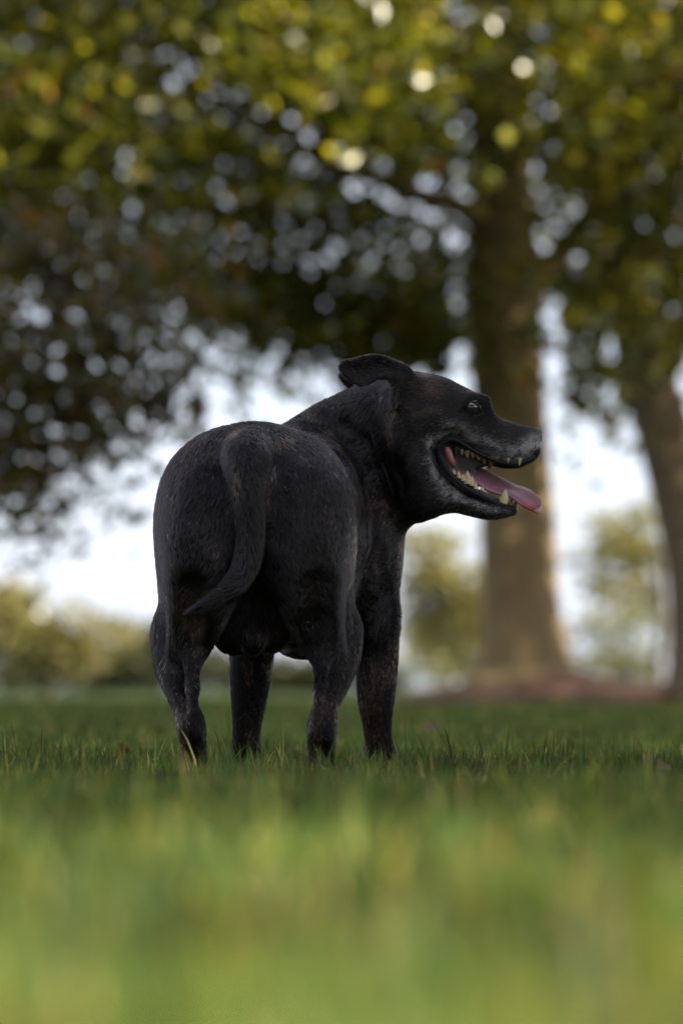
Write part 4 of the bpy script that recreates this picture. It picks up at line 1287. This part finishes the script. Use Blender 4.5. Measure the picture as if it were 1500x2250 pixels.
    # colour of the coat: black, brindled with brown, greyed about the mouth
    col = np.tile(BLACK, (n, 1)) * rng.uniform(0.5, 1.7, n)[:, None]
    br, gr = coat(root)
    pick = rng.random(n) < br * 0.58 + 0.007
    col[pick] = BROWN * rng.uniform(0.5, 1.7, (pick.sum(), 1))
    pick = rng.random(n) < gr + 0.0012
    col[pick] = GREY * rng.uniform(0.4, 1.3, (pick.sum(), 1))
    hc_ = bpy.data.hair_curves.new('fur')
    hc_.add_curves([3] * n)
    hc_.attributes['position'].data.foreach_set('vector', (pts - base).astype(np.float32).ravel())
    ra = hc_.attributes.get('radius') or hc_.attributes.new('radius', 'FLOAT', 'POINT')
    rad = (np.array([1.0, 0.85, 0.15])[None, :] * np.where(headw > 0.5, 0.00021, 0.00037)[:, None]).astype(np.float32)
    ra.data.foreach_set('value', rad.ravel())
    add_color(hc_, 'coat_color', np.repeat(col, 3, axis=0), 'POINT')
    add_float(hc_, 'coat_dull', np.repeat(0.20 + 0.40 * ss(-z, -0.22, -0.12), 3))      # the short coat of the legs is duller
    fur = bpy.data.objects.new('fur', hc_)
    hc_.materials.append(hair_mat())
    link(fur, dog)

    return dog, G, base

def build_collar(G):
    """narrow strap that follows the neck behind the ears"""
    c = P(846, 996, 4.94)
    ax_ = np.array([0.93, -0.16, 0.33]); ax_ /= np.linalg.norm(ax_)
    e1 = np.cross(ax_, [0, 1.0, 0]); e1 /= np.linalg.norm(e1); e2 = np.cross(ax_, e1)
    N = 72; ring = []
    for k in range(N):
        a = k / N * 2 * math.pi
        dirn = e1 * math.cos(a) + e2 * math.sin(a)
        t = np.arange(0.02, 0.16, 0.0008)
        v = G.sample(c + dirn * t[:, None])
        out_ = np.where(v > 0)[0]
        ring.append(t[out_[0]] if len(out_) else 0.09)
    ring = np.array(ring)
    for _ in range(6):
        ring = (np.roll(ring, 1) + ring * 2 + np.roll(ring, -1)) / 4
    V, Q = [], []
    hw = 4.5 * HS; prof = [(-hw, -0.002), (-hw, 0.0002), (-hw * 0.6, 0.0009), (hw * 0.6, 0.0009), (hw, 0.0002), (hw, -0.002)]
    m_ = len(prof)
    for k in range(N):
        a = k / N * 2 * math.pi
        dirn = e1 * math.cos(a) + e2 * math.sin(a)
        for s_, r_ in prof:
            V.append(c + dirn * (ring[k] - 0.001 + r_) + ax_ * s_)
    for k in range(N):
        for j in range(m_):
            a, b = k * m_ + j, k * m_ + (j + 1) % m_
            a2, b2 = ((k + 1) % N) * m_ + j, ((k + 1) % N) * m_ + (j + 1) % m_
            Q.append((a, a2, b2, b))
    o = mesh_obj('collar', np.array(V), Q, None, simple_mat('collar_webbing', (0.008, 0.010, 0.018), 0.6, 0.4, nscale=900, bump=0.6), None, origin=c)
    tag(o, 'narrow dark navy collar round the dog\'s neck behind the ear', 'collar')
    return o
# ---------------------------------------------------------------- build everything
build_setting()
dog, dog_field, dog_base = build_dog(0.0025, 215000)
build_collar(dog_field)
build_grass()
build_fallen_leaves()
